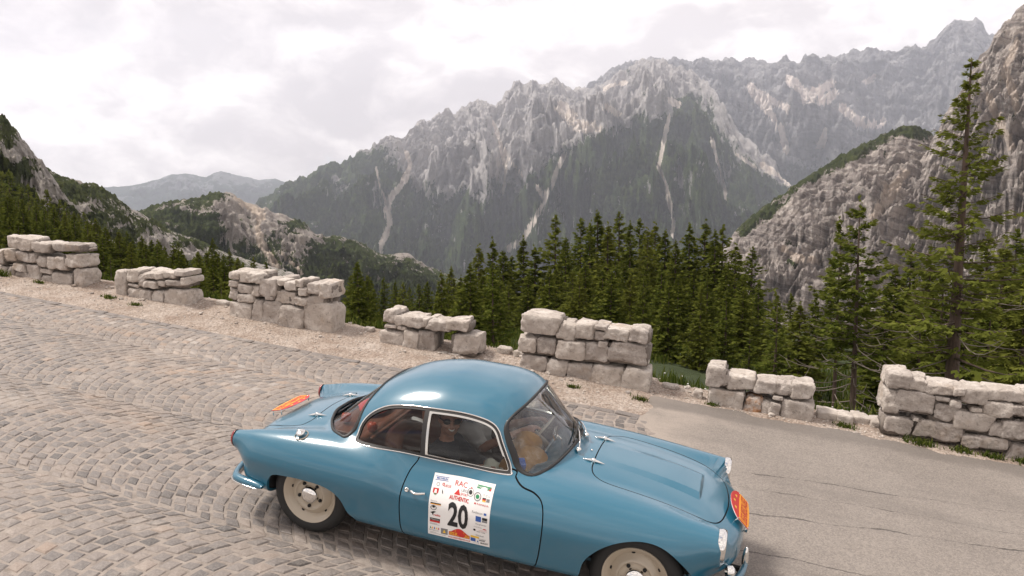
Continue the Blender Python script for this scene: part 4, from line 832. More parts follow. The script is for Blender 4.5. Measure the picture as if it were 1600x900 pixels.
STONES = {
    'W1': [(-9.07,0.16,-8.87,0.39),(-9.09,-0.02,-8.8,0.11),(-8.72,0.48,-8.11,0.65),(-8.08,0.48,-7.66,0.63),(-7.58,0.58,-6.92,0.67),(-8.84,0.24,-8.51,0.43),(-8.47,0.28,-8.15,0.43),(-8.15,0.29,-8.0,0.43),(-7.98,0.24,-7.69,0.41),(-7.68,0.25,-7.25,0.44),(-7.26,0.33,-6.89,0.53),(-8.71,0.0,-8.56,0.15),(-8.57,0.11,-8.27,0.22),(-8.55,-0.03,-8.24,0.09),(-8.23,0.02,-7.91,0.24),(-7.9,0.14,-7.62,0.21),(-7.88,-0.04,-7.6,0.1),(-7.61,-0.02,-7.13,0.19),(-7.1,0.05,-6.87,0.3)],
    'W2': [(-6.53,0.03,-6.28,0.4),(-6.31,0.26,-6.0,0.44),(-6.0,0.21,-5.86,0.4),(-5.88,0.36,-5.6,0.45),(-5.62,0.37,-5.47,0.46),(-5.48,0.41,-5.17,0.5),(-5.19,0.48,-4.94,0.55),(-5.86,0.22,-5.58,0.31),(-5.58,0.27,-5.4,0.34),(-5.4,0.31,-5.0,0.39),(-5.02,0.35,-4.92,0.46),(-6.25,0.19,-5.99,0.21),(-6.23,-0.01,-5.91,0.16),(-6.39,-0.04,-6.23,0.03),(-5.94,0.01,-5.7,0.16),(-5.7,-0.01,-5.43,0.19),(-5.43,0.03,-4.91,0.24)],
    'W3': [(-4.43,0.57,-4.24,0.68),(-4.24,0.54,-4.04,0.71),(-4.06,0.57,-3.79,0.71),(-3.84,0.39,-3.51,0.66),(-3.51,0.59,-3.33,0.68),(-3.35,0.55,-3.15,0.66),(-3.17,0.6,-3.03,0.73),(-2.96,0.55,-2.69,0.71),(-2.73,0.51,-2.51,0.74),(-4.43,0.46,-4.25,0.54),(-4.44,0.26,-4.25,0.43),(-4.26,0.39,-3.97,0.5),(-3.97,0.38,-3.83,0.53),(-4.25,0.26,-3.93,0.37),(-3.55,0.34,-3.18,0.51),(-3.19,0.35,-2.94,0.46),(-3.1,0.49,-2.94,0.61),(-2.99,0.38,-2.65,0.52),(-4.42,0.05,-3.97,0.22),(-3.96,0.01,-3.75,0.32),(-3.77,-0.02,-3.42,0.33),(-3.43,-0.01,-2.99,0.3),(-3.01,0.06,-2.46,0.42),(-4.29,-0.07,-3.73,-0.0),(-3.72,0.35,-3.56,0.4)],
    'W4': [(-1.86,0.32,-1.64,0.49),(-1.67,0.32,-1.2,0.45),(-1.83,0.25,-1.62,0.29),(-1.61,0.25,-1.46,0.3),(-1.23,0.34,-1.13,0.47),(-1.16,0.33,-0.8,0.45),(-0.83,0.38,-0.5,0.51),(-1.9,0.02,-1.48,0.2),(-1.5,-0.03,-1.26,0.25),(-1.28,-0.01,-1.0,0.28),(-0.72,0.06,-0.31,0.33),(-1.73,-0.04,-1.44,-0.01),(-0.90,-0.03,-0.80,0.03),(-0.79,-0.0,-0.6,0.04)],
    'W5': [(0.14,0.53,0.68,0.76),(0.67,0.52,0.9,0.71),(0.88,0.55,1.16,0.76),(1.14,0.71,1.31,0.77),(1.16,0.58,1.29,0.68),(1.27,0.61,1.61,0.75),(1.6,0.63,1.84,0.8),(0.14,0.25,0.38,0.45),(0.37,0.27,0.66,0.48),(0.67,0.27,1.06,0.5),(1.03,0.29,1.36,0.53),(1.22,0.49,1.33,0.56),(1.36,0.35,1.87,0.58),(0.18,-0.01,0.56,0.2),(0.56,-0.02,0.84,0.23),(0.83,-0.01,1.18,0.21),(1.16,-0.02,1.61,0.25),(1.58,0.0,1.93,0.28)],
    'W6': [(2.59,0.24,2.81,0.48),(2.78,0.27,2.88,0.4),(2.85,0.26,3.18,0.42),(3.17,0.26,3.43,0.41),(3.41,0.29,3.61,0.42),(3.59,0.28,3.85,0.45),(2.65,0.05,3.06,0.21),(3.08,0.04,3.28,0.19),(3.28,0.03,3.39,0.17),(3.37,0.04,3.51,0.17),(3.39,0.21,3.51,0.25),(3.5,0.04,3.88,0.23)],
    'W7': [(4.52,0.59,4.78,0.77),(4.76,0.61,4.96,0.73),(4.93,0.61,5.26,0.71),(5.23,0.64,5.36,0.73),(5.33,0.56,5.61,0.74),(5.56,0.66,5.97,0.77),(5.95,0.63,6.21,0.79),(4.53,0.29,4.7,0.56),(4.64,0.36,5.08,0.58),(5.06,0.54,5.23,0.58),(5.23,0.49,5.34,0.57),(5.07,0.32,5.32,0.5),(5.45,0.49,5.57,0.51),(5.57,0.47,5.87,0.63),(5.85,0.53,5.96,0.63),(5.93,0.53,6.23,0.64),(4.59,0.06,4.91,0.25),(4.88,0.25,4.94,0.29),(4.92,0.08,5.16,0.28),(5.09,0.08,5.43,0.28),(5.29,0.26,5.71,0.47),(5.69,0.25,5.81,0.39),(5.78,0.24,6.07,0.45),(5.42,0.06,5.62,0.19),(5.59,0.08,5.92,0.21),(5.91,0.06,6.33,0.18),(6.01,0.26,6.28,0.49)],
}
def guard_block(key, label):
    rg = np.random.default_rng(hash(key) % 1000 if False else sum(map(ord, key)) * 7); Vs = []; Fs = []; tone = []; rust = []; mid = []; k = 0; L = STONES[key]; SK = .05
    def put(V, F, tn, ru, mi):
        nonlocal k; Vs.append(V); Fs.append(F + k); k += len(V); tone.extend([tn] * len(V)); rust.extend([ru] * len(V)); mid.extend([mi] * len(F))
    xa, xb = min(s[0] for s in L), max(s[2] for s in L)
    if xb < 2.7: q = (xb - .037 * (2.7 - xb) - xa) / (xb - xa); L = [(xa + (s[0] - xa) * q, s[1], xa + (s[2] - xa) * q, s[3]) for s in L]
    else: q = (xb - xa - .037 * max(0, xa - 2.7)) / (xb - xa); L = [(xb - (xb - s[0]) * q, s[1], xb - (xb - s[2]) * q, s[3]) for s in L]
    xa, xb = min(s[0] for s in L), max(s[2] for s in L)
    for layer in (0, 1):
        for (x0, z0, x1, z1) in L:
            w_ = x1 - x0; sk = SK * w_; cx, hx = (x0 + x1) / 2, w_ / 2; zlo, zhi = z0 - sk / 2, z1 + sk / 2; cz, hz = (zlo + zhi) / 2, (zhi - zlo) / 2
            if cz - hz < .05: cz, hz = (cz + hz - .10) / 2, (cz + hz + .10) / 2
            if layer: cx += rg.uniform(-.05, .05) if xa + .3 < cx < xb - .3 else 0; hz *= rg.uniform(.92, 1.05); cz += rg.uniform(-.02, .012)
            hy = .118 + rg.uniform(-.012, .012); cy = 4.185 if not layer else 4.365; n = 14 if not layer else 8
            V, F = rock_verts(max(hx * .985, .03), hy, max(hz * .975, .022), rg, n, rg.uniform(7, 14))
            a = rg.normal(0, .045); c, s_ = math.cos(a), math.sin(a); V = V * (1 + .10 * V[:, [2]] / max(hz, .03) * rg.normal(0, .55) * np.array([1, 0, 0])); V = V @ np.array([[c, 0, s_], [0, 1, 0], [-s_, 0, c]]); V[:, 2] += V[:, 0] * SK
            if layer: V[:, 1] *= -1; F = F[:, ::-1]
            put(V + [cx, cy + rg.normal(0, .012), cz], F, np.clip(rg.normal(.55, .22), 0, 1), 1.0 if key == 'W6' and 3.0 < x0 < 3.2 and z0 < .1 and x1 < 3.32 and not layer else 0.0, 0)
            # mortar bed behind the joint lines
            if w_ > .12 and not (layer and False):
                bx, bz = hx + .022, hz + .018; C = np.array([[x, y, z] for x in (-bx, bx) for y in (-1, 1) for z in (-bz, bz)]); C[:, 1] *= .085; C[4 * 0:, 2] = np.where(C[:, 2] > 0, C[:, 2] - .05, C[:, 2]); C[:, 2] += C[:, 0] * SK
                top_ = cz + bz < max(q[3] for q in L if q[0] < cx < q[2] or True) - .06; C = C if top_ else C * [1, 1, .8]; lo_, hi_ = xa + .05 - cx, xb - .05 - cx; C[:, 0] = np.clip(C[:, 0], lo_, hi_)
                put(C + [cx, 4.195 if not layer else 4.36, cz], np.array([(0, 1, 3, 2), (4, 6, 7, 5), (0, 4, 5, 1), (2, 3, 7, 6), (0, 2, 6, 4), (1, 5, 7, 3)]), .5, 0, 1)
    o = mesh('stone_wall', np.concatenate(Vs), np.concatenate(Fs), [M_limestone, M_mortar], None, True, mid, matrix=RG, attrs={'tone': tone, 'rust': rust})
    return tag(o, label, 'wall', 'limestone guard blocks along the outer edge of the road')
guard_block('W1', 'tall limestone guard block with a row of big flat cap stones, stepped down at its uphill end')
guard_block('W2', 'low limestone guard block between the flat-capped block and the block of large irregular boulders')
guard_block('W3', 'tall limestone guard block with two large pale boulders at its downhill foot')
guard_block('W4', 'ruined low limestone block with a square hole under a lintel stone')
guard_block('W5', 'tall mortared limestone block behind the blue car roof and windscreen')
guard_block('W6', 'low limestone block with one rusty orange stone above the asphalt')
guard_block('W7', 'long tall limestone wall block below the tall larch tree')
pebbles()
def boulder(x, y, s, lab, seed):
    rg = np.random.default_rng(seed); V, F = rock_verts(s[0], s[1], s[2], rg, 9, 4.5); z = float(shoulder_z(np.array([x]), np.array([y]))[0])
    return tag(mesh('rock', V + [0, 0, s[2] * .55], F, M_limestone, None, True, matrix=RG @ Matrix.Translation((x, y, z)), attrs={'tone': [rg.uniform(.5, .9)] * len(V)}), lab, 'rock')
boulder(2.52, 4.22, (.065, .06, .07), 'loose pale stone lying against the left end of the low block with the rusty stone', 1)
boulder(-.16, 4.50, (.10, .07, .05), 'flat pale stone on the road edge just right of the ruined block', 2)
boulder(.06, 4.48, (.085, .06, .045), 'small pale stone on the road edge against the left foot of the mortared block', 3)
boulder(2.15, 4.42, (.11, .07, .03), 'flat stone at the grassy gap right of the mortared block', 4)
boulder(-4.80, 4.45, (.10, .07, .04), 'small pale stone at the gap left of the boulder block', 5)
boulder(-2.25, 4.45, (.07, .06, .035), 'small pale stone in the gap between the boulder block and the ruined block', 6)
rgx = np.random.default_rng(5); Vs = []; Fs = []; k = 0; x = 3.95
while x < 4.6:
    w_ = rgx.uniform(.14, .26); V, F = rock_verts(w_ / 2, .13, .05, rgx, 8); Vs.append(V + [x + w_ / 2, 4.42 + rgx.normal(0, .02), .045 + rgx.normal(0, .008)]); Fs.append(F + k); k += len(V); x += w_ * .97
tag(mesh('stone_footing', np.concatenate(Vs), np.concatenate(Fs), M_limestone, None, True, matrix=RG, attrs={'tone': [.8] * k}), 'low pale stone footing in the gap before the long wall block', 'footing')
# ------------------------------------------------------------------ the land beyond the parapet, hills and mountains
def px_dir(x, y):
    d = WORLDCAM @ np.array([(x - 800) / FPX, (y - 450) / FPX, 1.0]); return d
def az_el(x, y): d = px_dir(x, y); return math.atan2(d[0], d[1]), d[2] / math.hypot(d[0], d[1])
def world_to_px(P):
    q = (np.asarray(P) - CAM) @ WORLDCAM; return np.stack([800 + FPX * q[:, 0] / q[:, 2], 450 + FPX * q[:, 1] / q[:, 2]], 1)
def poly_dist(P, L):
    d = np.full(len(P), 1e9); L = np.array(L, float)
    for a, b in zip(L[:-1], L[1:]):
        e = b - a; w_ = P - a; t = np.clip((w_ @ e) / (e @ e), 0, 1); d = np.minimum(d, np.hypot(*(w_ - t[:, None] * e).T))
    return d
ux, uy = M3[:, 0], M3[:, 1]
W0 = to_world([[0, 4.6, 0]])[0]; sdir = np.array([RGn[0, 0], RGn[1, 0]]); slen = np.linalg.norm(sdir); sdir = sdir / slen; ndir = np.array([-sdir[1], sdir[0]]); sgrad = RGn[2, 0] / slen
def terrain(X, Y):
    s = (X - W0[0]) * sdir[0] + (Y - W0[1]) * sdir[1]; d = (X - W0[0]) * ndir[0] + (Y - W0[1]) * ndir[1]; dd = np.maximum(d - .1, 0)
    zl = W0[2] + sgrad * np.clip(s, -40, 30)
    z = zl - 1.9 * (1 - np.exp(-dd / 1.6)) - .075 * dd - .16 * np.maximum(dd - 38, 0) - .12 * np.maximum(dd - 70, 0)
    z = z - .095 * np.minimum(dd, 45) * np.clip((-s - 1) / 10, 0, 1) * np.clip((s + 112) / 50, 0, 1)
    left = np.minimum(np.maximum(-X - 16 - .10 * Y, 0), 42); z = z + .17 * left * np.clip(dd / 15, 0, 1)
    z = z + np.clip(dd / 6, 0, 1) * (.55 * fbm(X * .11, Y * .11, 41, 4) + .10 * fbm(X * .7, Y * .7, 44, 3))
    return np.where(d < 0, zl - 2.0, z)
# shared ground materials
m, t = material('alpine_meadow'); o = t.add('ShaderNodeOutputMaterial'); gp = t.add('ShaderNodeTexCoord').outputs['Object']
c_ = t.ramp(t.noise(gp, .35, 8, .65), [(.3, (.018, .030, .008)), (.5, (.034, .050, .012)), (.68, (.058, .074, .02))]); c_ = t.mix(t.math('MULTIPLY', t.smooth(t.noise(gp, .9, 6, .6), .62, .72), .6), c_, (.30, .27, .23, 1))
b = t.add('ShaderNodeBsdfPrincipled', {'Base Color': c_, 'Roughness': .95, 'Normal': t.add('ShaderNodeBump', {'Strength': .8, 'Distance': .3, 'Height': t.noise(gp, 2.5, 7, .7)}).outputs[0]}); t.l.new(b.outputs[0], o.inputs[0]); M_meadow = m
def mountain_mat(name, rock, rock2, wood, wood2, scree, sc, band=0.0):
    """rock, forest/dwarf pine and scree chosen per vertex (the land's own cover), broken up by noise"""
    m, t = material(name); o = t.add('ShaderNodeOutputMaterial'); gp = t.add('ShaderNodeTexCoord').outputs['Object']
    fo, scr = tone_node(t, 'forest'), tone_node(t, 'scree'); st = t.vmath('MULTIPLY', gp, (1.25, 1.25, .95))
    na = t.noise(st, sc * 1.0, 9, .68); nb_ = t.noise(t.vmath('ADD', st, (7, 3, 5)), sc * 3.2, 8, .7); nc = t.noise(gp, sc * 9, 5, .7)
    rk = t.mix(t.smooth(na, .36, .64), (*rock, 1), (*rock2, 1)); rk = t.mix(t.math('MULTIPLY', t.smooth(nb_, .50, .72), .6), rk, tuple(c * .48 for c in rock) + (1,)); rk = t.mix(t.math('MULTIPLY', t.smooth(nc, .52, .70), .5), rk, tuple(min(c * 1.5, .75) for c in rock2) + (1,))
    if band:
        bz = t.add('ShaderNodeSeparateXYZ', {0: gp}); bw = t.math('ADD', t.math('ADD', t.math('MULTIPLY', bz.outputs[2], band), t.math('MULTIPLY', bz.outputs[0], band * .22)), t.math('MULTIPLY', t.noise(gp, sc * .8, 6, .6), 1.6))
        bn = t.noise(t.add('ShaderNodeCombineXYZ', {2: bw}), 1.0, 6, .75); rk = t.mix(t.math('MULTIPLY', t.smooth(bn, .44, .58), .75), rk, tuple(c * .36 for c in rock) + (1,))
    wd = t.mix(t.smooth(t.noise(gp, sc * 2.2, 8, .7), .35, .65), (*wood, 1), (*wood2, 1))
    wd = t.mix(t.math('MULTIPLY', t.smooth(t.noise(gp, sc * 16, 3, .6), .42, .62), .6), wd, tuple(c * .45 for c in wood) + (1,))
    fm = t.smooth(t.math('ADD', fo, t.math('MULTIPLY', t.math('ADD', t.math('SUBTRACT', na, .5), t.math('MULTIPLY', t.math('SUBTRACT', nb_, .5), 1.0)), 2.3)), .40, .60)
    sm = t.smooth(t.math('ADD', scr, t.math('MULTIPLY', t.math('ADD', t.math('SUBTRACT', nb_, .5), t.math('SUBTRACT', na, .5)), 1.3)), .38, .60)
    cc = t.mix(sm, t.mix(fm, rk, wd), t.mix(t.smooth(nc, .35, .65), tuple(c * .82 for c in scree) + (1,), (*scree, 1)))
    hh = t.math('ADD', t.math('MULTIPLY', na, 1.2), t.math('ADD', t.math('MULTIPLY', nb_, .8), t.math('MULTIPLY', nc, .30)))
    b = t.add('ShaderNodeBsdfPrincipled', {'Base Color': cc, 'Roughness': .95, 'Specular IOR Level': .1, 'Normal': t.add('ShaderNodeBump', {'Strength': .8, 'Distance': .32 / sc, 'Height': hh}).outputs[0]}); t.l.new(b.outputs[0], o.inputs[0]); return m
def mountain(name, crest, D, foot, mat, seed, rib, ribf, nx=620, nt=230, prof=1.25, tree=None, tree_amp=30, patches=(), scree=(), jag=.0, canopy=0., solid=0.0, back=.35):
    """ridge with real depth: crest traced as bearings at distance D (may vary), falling in ribs and gullies to a foot nearer the viewer"""
    xs = np.array([p[0] for p in crest], float); AE = [az_el(*p) for p in crest]; az0, el0 = np.array([a for a, e in AE]), np.array([e for a, e in AE])
    Dn = np.array(D if isinstance(D, (list, tuple)) else [D] * len(crest), float); Dn = Dn if len(Dn) == len(crest) else np.interp(np.linspace(0, 1, len(crest)), np.linspace(0, 1, len(Dn)), Dn)
    az = np.linspace(az0[0], az0[-1], nx); el = np.interp(az, az0, el0); Dc = np.interp(az, az0, Dn); r0, z0 = foot
    H = CAM[2] + Dc * el; H = H + Dc * jag * (fbm(az * ribf * 2.2, az * 0, seed + 3, 3, .6, True) - .3 + .9 * fbm(az * ribf * 9, az * 0, seed + 5, 4, .6))
    nb = max(6, int(nt * .16)); T = np.concatenate([np.linspace(0, 1, nt) ** .85, 1 + np.linspace(0, 1, nb + 1)[1:]])
    A, TT = np.meshgrid(az, T, indexing='ij'); Hh, DD = H[:, None], Dc[:, None]; f = np.clip(TT, 0, 1); bk = np.clip(TT - 1, 0, 1)
    r = r0 + (DD - r0) * f + bk * DD * .22; z = z0 + (Hh - z0) * f ** prof - bk * (Hh - z0) * back * bk ** .8
    k = ribf * .5; asp = np.mean(Dc) * 1.25 / max(np.mean(Dc) - r0, 1)             # slope length against width: keeps relief from stretching
    Aw = A + f * .10 * fbm(A * k * .9, f * 1.6, seed + 9, 3) * 12 / ribf + .030 * fbm(A * k * 3, f * 7, seed + 12, 3) * 12 / ribf
    u1 = Aw * k; g1 = fbm(u1, f * 1.1 + 5, seed, 3, .55, True); g2 = fbm(u1 * 2.6 + f * 1.1, f * k * .75, seed + 20, 5, .58, True); g3 = fbm(A * k * 9, f * k * 9, seed + 31, 5, .6); led = fbm(A * k * 1.2, f * k * 3.2, seed + 41, 4, .6)
    env = np.sin(np.pi * np.clip(f, 0, 1) ** .8) ** .6 * (1 - bk) + .02
    wl = DD / k * (rib / .20)                                                      # relief in proportion to the spacing of the spurs
    env2 = env + .30 * np.clip(f * 3 - 2, 0, 1) * (1 - bk); dr = wl * (.50 * g1 + .25 * g2 + .10 * g3 + .14 * led); r = r - dr * env; z = z + wl * ((.13 * g2 + .16 * led) * env + .10 * g3 * env2)
    n_ = len(T); X = r * np.sin(A) + CAM[0]; Y = r * np.cos(A) + CAM[1]; V = np.stack([X, Y, z], -1).reshape(-1, 3); P = world_to_px(V)
    # land cover
    F_ = np.zeros(len(V))
    if tree is not None:
        tl = np.interp(P[:, 0], [p[0] for p in tree], [p[1] for p in tree]); ribs = (g1 * .6 + g2 * .8).ravel(); F_ = .5 + (P[:, 1] - tl) / (2 * tree_amp) - .35 * (ribs - .35) + .25 * fbm(A * k * 2.2, f * 4, seed + 50, 4).ravel()
    F_ = np.clip(F_, -.15, 1.1)
    for (cx, cy, rx, ry, v) in patches: F_ = F_ + v * np.exp(-((P[:, 0] - cx) / rx) ** 2 - ((P[:, 1] - cy) / ry) ** 2)
    F_ = np.clip(F_ + solid, 0, 1); S_ = np.zeros(len(V)); nz = fbm(P[:, 0] * .05, P[:, 1] * .05, seed + 70, 3)
    for (L, w_) in scree: S_ = np.maximum(S_, np.clip(1 - poly_dist(P + 3 * nz[:, None], L) / (w_ * 2.0), 0, 1))
    if canopy: V[:, 2] += canopy * np.clip(F_ * 2 - .8, 0, 1) * (np.abs(fbm(V[:, 0] / (canopy * 1.4), V[:, 1] / (canopy * 1.4), seed + 80, 2)) * 1.6)
    i, j = np.meshgrid(np.arange(nx - 1), np.arange(n_ - 1), indexing='ij'); a = (i * n_ + j).ravel()
    return tag(mesh(name, V, np.stack([a, a + n_, a + n_ + 1, a + 1], 1), mat, None, True, attrs={'forest': F_, 'scree': S_}), kind='structure')
# near slope under the trees
rr = np.concatenate([np.linspace(4.5, 30, 170), np.linspace(30.4, 160, 150), np.linspace(163, 260, 20)]); aa = np.radians(np.linspace(-56, 56, 320)); R2, A2 = np.meshgrid(rr, aa, indexing='ij')
X2, Y2 = R2 * np.sin(A2) + CAM[0], R2 * np.cos(A2) + CAM[1]; Z2 = terrain(X2, Y2); n_ = len(aa); i, j = np.meshgrid(np.arange(len(rr) - 1), np.arange(n_ - 1), indexing='ij'); a = (i * n_ + j).ravel()
dd_ = ((X2 - W0[0]) * ndir[0] + (Y2 - W0[1]) * ndir[1]).ravel(); Q = np.stack([a, a + n_, a + n_ + 1, a + 1], 1); Q = Q[(dd_[Q] > -.35).all(1)]
tag(mesh('hillside', np.stack([X2, Y2, Z2], -1).reshape(-1, 3), Q, M_meadow), kind='structure')
# valley floor out to the horizon
M_valley = mountain_mat('valley_cover', (.25, .23, .2), (.3, .28, .24), (.030, .055, .018), (.050, .075, .025), (.4, .36, .3), .004)
rv = np.concatenate([[250], np.linspace(600, 12500, 50)]); av = np.radians(np.linspace(-62, 62, 90)); R3, A3 = np.meshgrid(rv, av, indexing='ij'); n_ = len(av)
i, j = np.meshgrid(np.arange(len(rv) - 1), np.arange(n_ - 1), indexing='ij'); a = (i * n_ + j).ravel(); Z3 = -45 - 590 * np.clip((R3 - 250) / 2200, 0, 1) ** .8
o = mesh('valley_floor', np.stack([R3 * np.sin(A3), R3 * np.cos(A3), Z3], -1).reshape(-1, 3), np.stack([a, a + n_, a + n_ + 1, a + 1], 1), M_valley, attrs={'forest': np.ones(R3.size), 'scree': np.zeros(R3.size)}); tag(o, kind='structure')
WOOD, WOOD2 = (.020, .036, .014), (.050, .072, .024)
M_far = mountain_mat('far_ridge', (.14, .15, .15), (.18, .19, .19), (.022, .042, .030), (.045, .070, .045), (.35, .33, .3), .0016)
M_mass = mountain_mat('limestone_massif', (.335, .32, .32), (.50, .475, .46), (.024, .046, .014), (.074, .104, .030), (.86, .77, .69), .0042)
M_back = mountain_mat('high_cirque', (.27, .265, .275), (.38, .37, .37), (.03, .050, .02), (.06, .085, .03), (.88, .78, .71), .0034, .008)
M_cliff = mountain_mat('banded_cliff', (.35, .305, .285), (.58, .515, .47), (.035, .050, .014), (.075, .088, .024), (.58, .49, .42), .022, .09)
M_hill = mountain_mat('rocky_hill', (.28, .25, .23), (.48, .43, .39), (.032, .048, .013), (.070, .085, .022), (.58, .49, .41), .024)
M_left = mountain_mat('rocky_slope', (.29, .265, .245), (.49, .45, .415), (.035, .048, .013), (.075, .086, .022), (.58, .50, .43), .055)
mountain('far_mountain', [(60, 306), (110, 298), (150, 294), (200, 292), (240, 283), (268, 274), (290, 270), (305, 273), (322, 278), (345, 267), (372, 275), (400, 281), (430, 280), (455, 287), (490, 298), (540, 305)], 10200, (7000, -500), M_far, 101, .10, 14, 260, 110, 1.1, tree=[(0, 270), (600, 270)], tree_amp=40)
mountain('mountain_backdrop', [(880, 160), (915, 138), (935, 124), (960, 106), (985, 99), (1040, 96), (1085, 101), (1120, 97), (1150, 90), (1190, 88), (1215, 97), (1250, 94), (1300, 86), (1350, 80), (1400, 76), (1440, 72), (1462, 62), (1478, 44), (1492, 28), (1505, 31), (1520, 38), (1535, 40), (1548, 52), (1565, 72), (1600, 95), (1660, 110)], [7400, 7800, 8200], (5750, -150), M_back, 211, .22, 13, 620, 230, 1.05,
    tree=[(880, 300), (1250, 255), (1400, 262), (1660, 330)], tree_amp=26, jag=.005, scree=[([(1172, 137), (1186, 152), (1200, 172)], 7), ([(1176, 140), (1205, 156), (1232, 170)], 5), ([(1232, 122), (1250, 140), (1262, 150)], 7), ([(1262, 150), (1282, 142), (1300, 130)], 7), ([(1258, 158), (1290, 160), (1305, 145)], 6), ([(1318, 170), (1335, 185), (1360, 195), (1380, 190)], 6), ([(1352, 128), (1365, 120)], 5), ([(1200, 175), (1220, 200), (1228, 235)], 4), ([(1290, 205), (1282, 228)], 6)])
mountain('mountain', [(340, 345), (395, 322), (440, 292), (470, 274), (500, 262), (520, 256), (532, 258), (560, 238), (585, 224), (600, 218), (618, 219), (630, 218), (640, 206), (652, 192), (668, 184), (685, 175), (695, 171), (712, 176), (730, 166), (745, 158), (762, 160), (775, 168), (788, 152), (800, 136), (818, 124), (832, 124), (845, 127), (860, 122), (875, 131), (892, 141), (915, 137), (940, 131), (965, 112), (990, 101), (1010, 95), (1038, 94), (1058, 98), (1080, 106), (1100, 126), (1118, 142), (1132, 165), (1145, 190), (1165, 216), (1190, 243), (1215, 268), (1240, 291), (1270, 310), (1320, 345)], [4300, 4600, 5200, 5600, 5200, 4400], (1900, -620), M_mass, 307, .26, 13, 900, 330, 1.12,
    tree=[(340, 250), (480, 240), (560, 228), (620, 244), (660, 298), (760, 294), (830, 284), (880, 240), (930, 196), (985, 190), (1030, 186), (1060, 168), (1110, 182), (1150, 245), (1190, 270), (1320, 330)], tree_amp=24, jag=.006, canopy=0,
    patches=[(600, 300, 34, 40, -.42), (520, 290, 40, 30, -.38), (690, 340, 26, 34, -.3), (730, 380, 50, 14, -.3), (730, 250, 50, 40, -.3), (860, 320, 40, 40, -.45), (840, 370, 30, 30, -.3), (1010, 290, 16, 14, -.5), (1060, 265, 10, 26, -.5), (975, 310, 14, 30, -.45), (1130, 280, 24, 30, -.45), (800, 180, 22, 26, .25), (850, 250, 14, 40, .3), (1080, 160, 40, 25, .35), (1010, 170, 25, 40, .2)],
    scree=[([(634, 238), (642, 262), (628, 285), (612, 305), (604, 330), (608, 352), (600, 375), (594, 392)], 4.2), ([(588, 262), (592, 290), (604, 315)], 2.0), ([(770, 190), (782, 225), (800, 255), (818, 275)], 2.4), ([(880, 240), (862, 285), (850, 315), (835, 345), (815, 375), (795, 390)], 3.6), ([(840, 290), (852, 318)], 2), ([(1046, 180), (1036, 225), (1030, 262), (1042, 290), (1046, 320), (1053, 345), (1050, 368)], 3.0), ([(1048, 158), (1058, 162)], 5), ([(1112, 216), (1120, 250), (1130, 280), (1134, 310)], 2.4), ([(1192, 260), (1215, 272), (1232, 284)], 6), ([(1150, 240), (1180, 262)], 2.4), ([(880, 170), (900, 195), (930, 200)], 9), ([(945, 138), (975, 128)], 4), ([(780, 225), (790, 262), (785, 300)], 3), ([(948, 168), (966, 178)], 6)])
mountain('cliff', [(1020, 620), (1050, 520), (1085, 440), (1120, 402), (1150, 362), (1175, 340), (1205, 316), (1240, 291), (1262, 276), (1290, 260), (1320, 243), (1345, 229), (1370, 216), (1392, 207), (1412, 200), (1430, 199), (1445, 203), (1462, 214), (1480, 236), (1500, 262), (1530, 300), (1580, 350)], [820, 950, 1150], (330, -170), M_cliff, 401, .20, 20, 560, 260, .95,
    tree=[(1080, 700), (1700, 700)], tree_amp=60, canopy=3.0, jag=.002, patches=[(x_, np.interp(x_, [1160, 1240, 1320, 1400, 1460], [358, 296, 248, 206, 210]) - 1, 17, 10 + 3 * math.sin(x_), .95) for x_ in range(1165, 1462, 18)] + [ (1235, 395, 22, 26, .75), (1160, 365, 10, 8, .8), (1290, 420, 30, 14, .5)],
    scree=[([(1412, 272), (1396, 292), (1378, 318), (1366, 340)], 8), ([(1222, 388), (1245, 402), (1280, 410)], 6)])
mountain('crag', [(1395, 330), (1430, 268), (1452, 228), (1468, 196), (1485, 165), (1500, 146), (1515, 118), (1530, 92), (1545, 72), (1560, 50), (1575, 32), (1590, 18), (1602, 8), (1625, -16), (1650, -38), (1690, -70), (1740, -110), (1850, -140), (2000, -90), (2200, -40), (2480, 60)], [900, 1000, 1050, 1000], (380, -160), M_cliff, 503, .22, 18, 760, 260, 1.0, tree=[(1390, 800), (1800, 800)], tree_amp=60, canopy=4, jag=.005,
    patches=[(1590, 180, 18, 40, .55), (1520, 210, 20, 20, .3)], scree=[([(1590, 60), (1570, 110), (1590, 170)], 6), ([(1545, 150), (1560, 190), (1580, 230)], 6)])
mountain('hill', [(120, 392), (170, 362), (215, 334), (240, 324), (262, 320), (280, 315), (300, 311), (322, 307), (345, 302), (362, 304), (378, 312), (398, 320), (420, 326), (450, 338), (475, 352), (492, 362), (508, 368), (530, 371), (560, 381), (585, 395), (602, 402), (622, 398), (642, 400), (662, 414), (690, 433), (715, 446), (760, 480), (810, 540), (850, 620)], [900, 1000, 1150], (420, -150), M_hill, 601, .22, 18, 560, 240, 1.0, jag=.0012, canopy=4.5,
    tree=[(120, 280), (230, 300), (330, 305), (365, 372), (480, 395), (520, 350), (600, 385), (700, 425), (800, 470)], tree_amp=40, patches=[(470, 350, 24, 10, .9), (420, 380, 16, 24, .4), (345, 306, 22, 6, .8)],
    scree=[([(368, 307), (385, 322), (404, 330), (402, 355), (408, 380), (418, 400), (436, 424)], 5.0), ([(408, 326), (412, 340)], 4), ([(440, 395), (462, 418), (474, 432)], 2.4)])
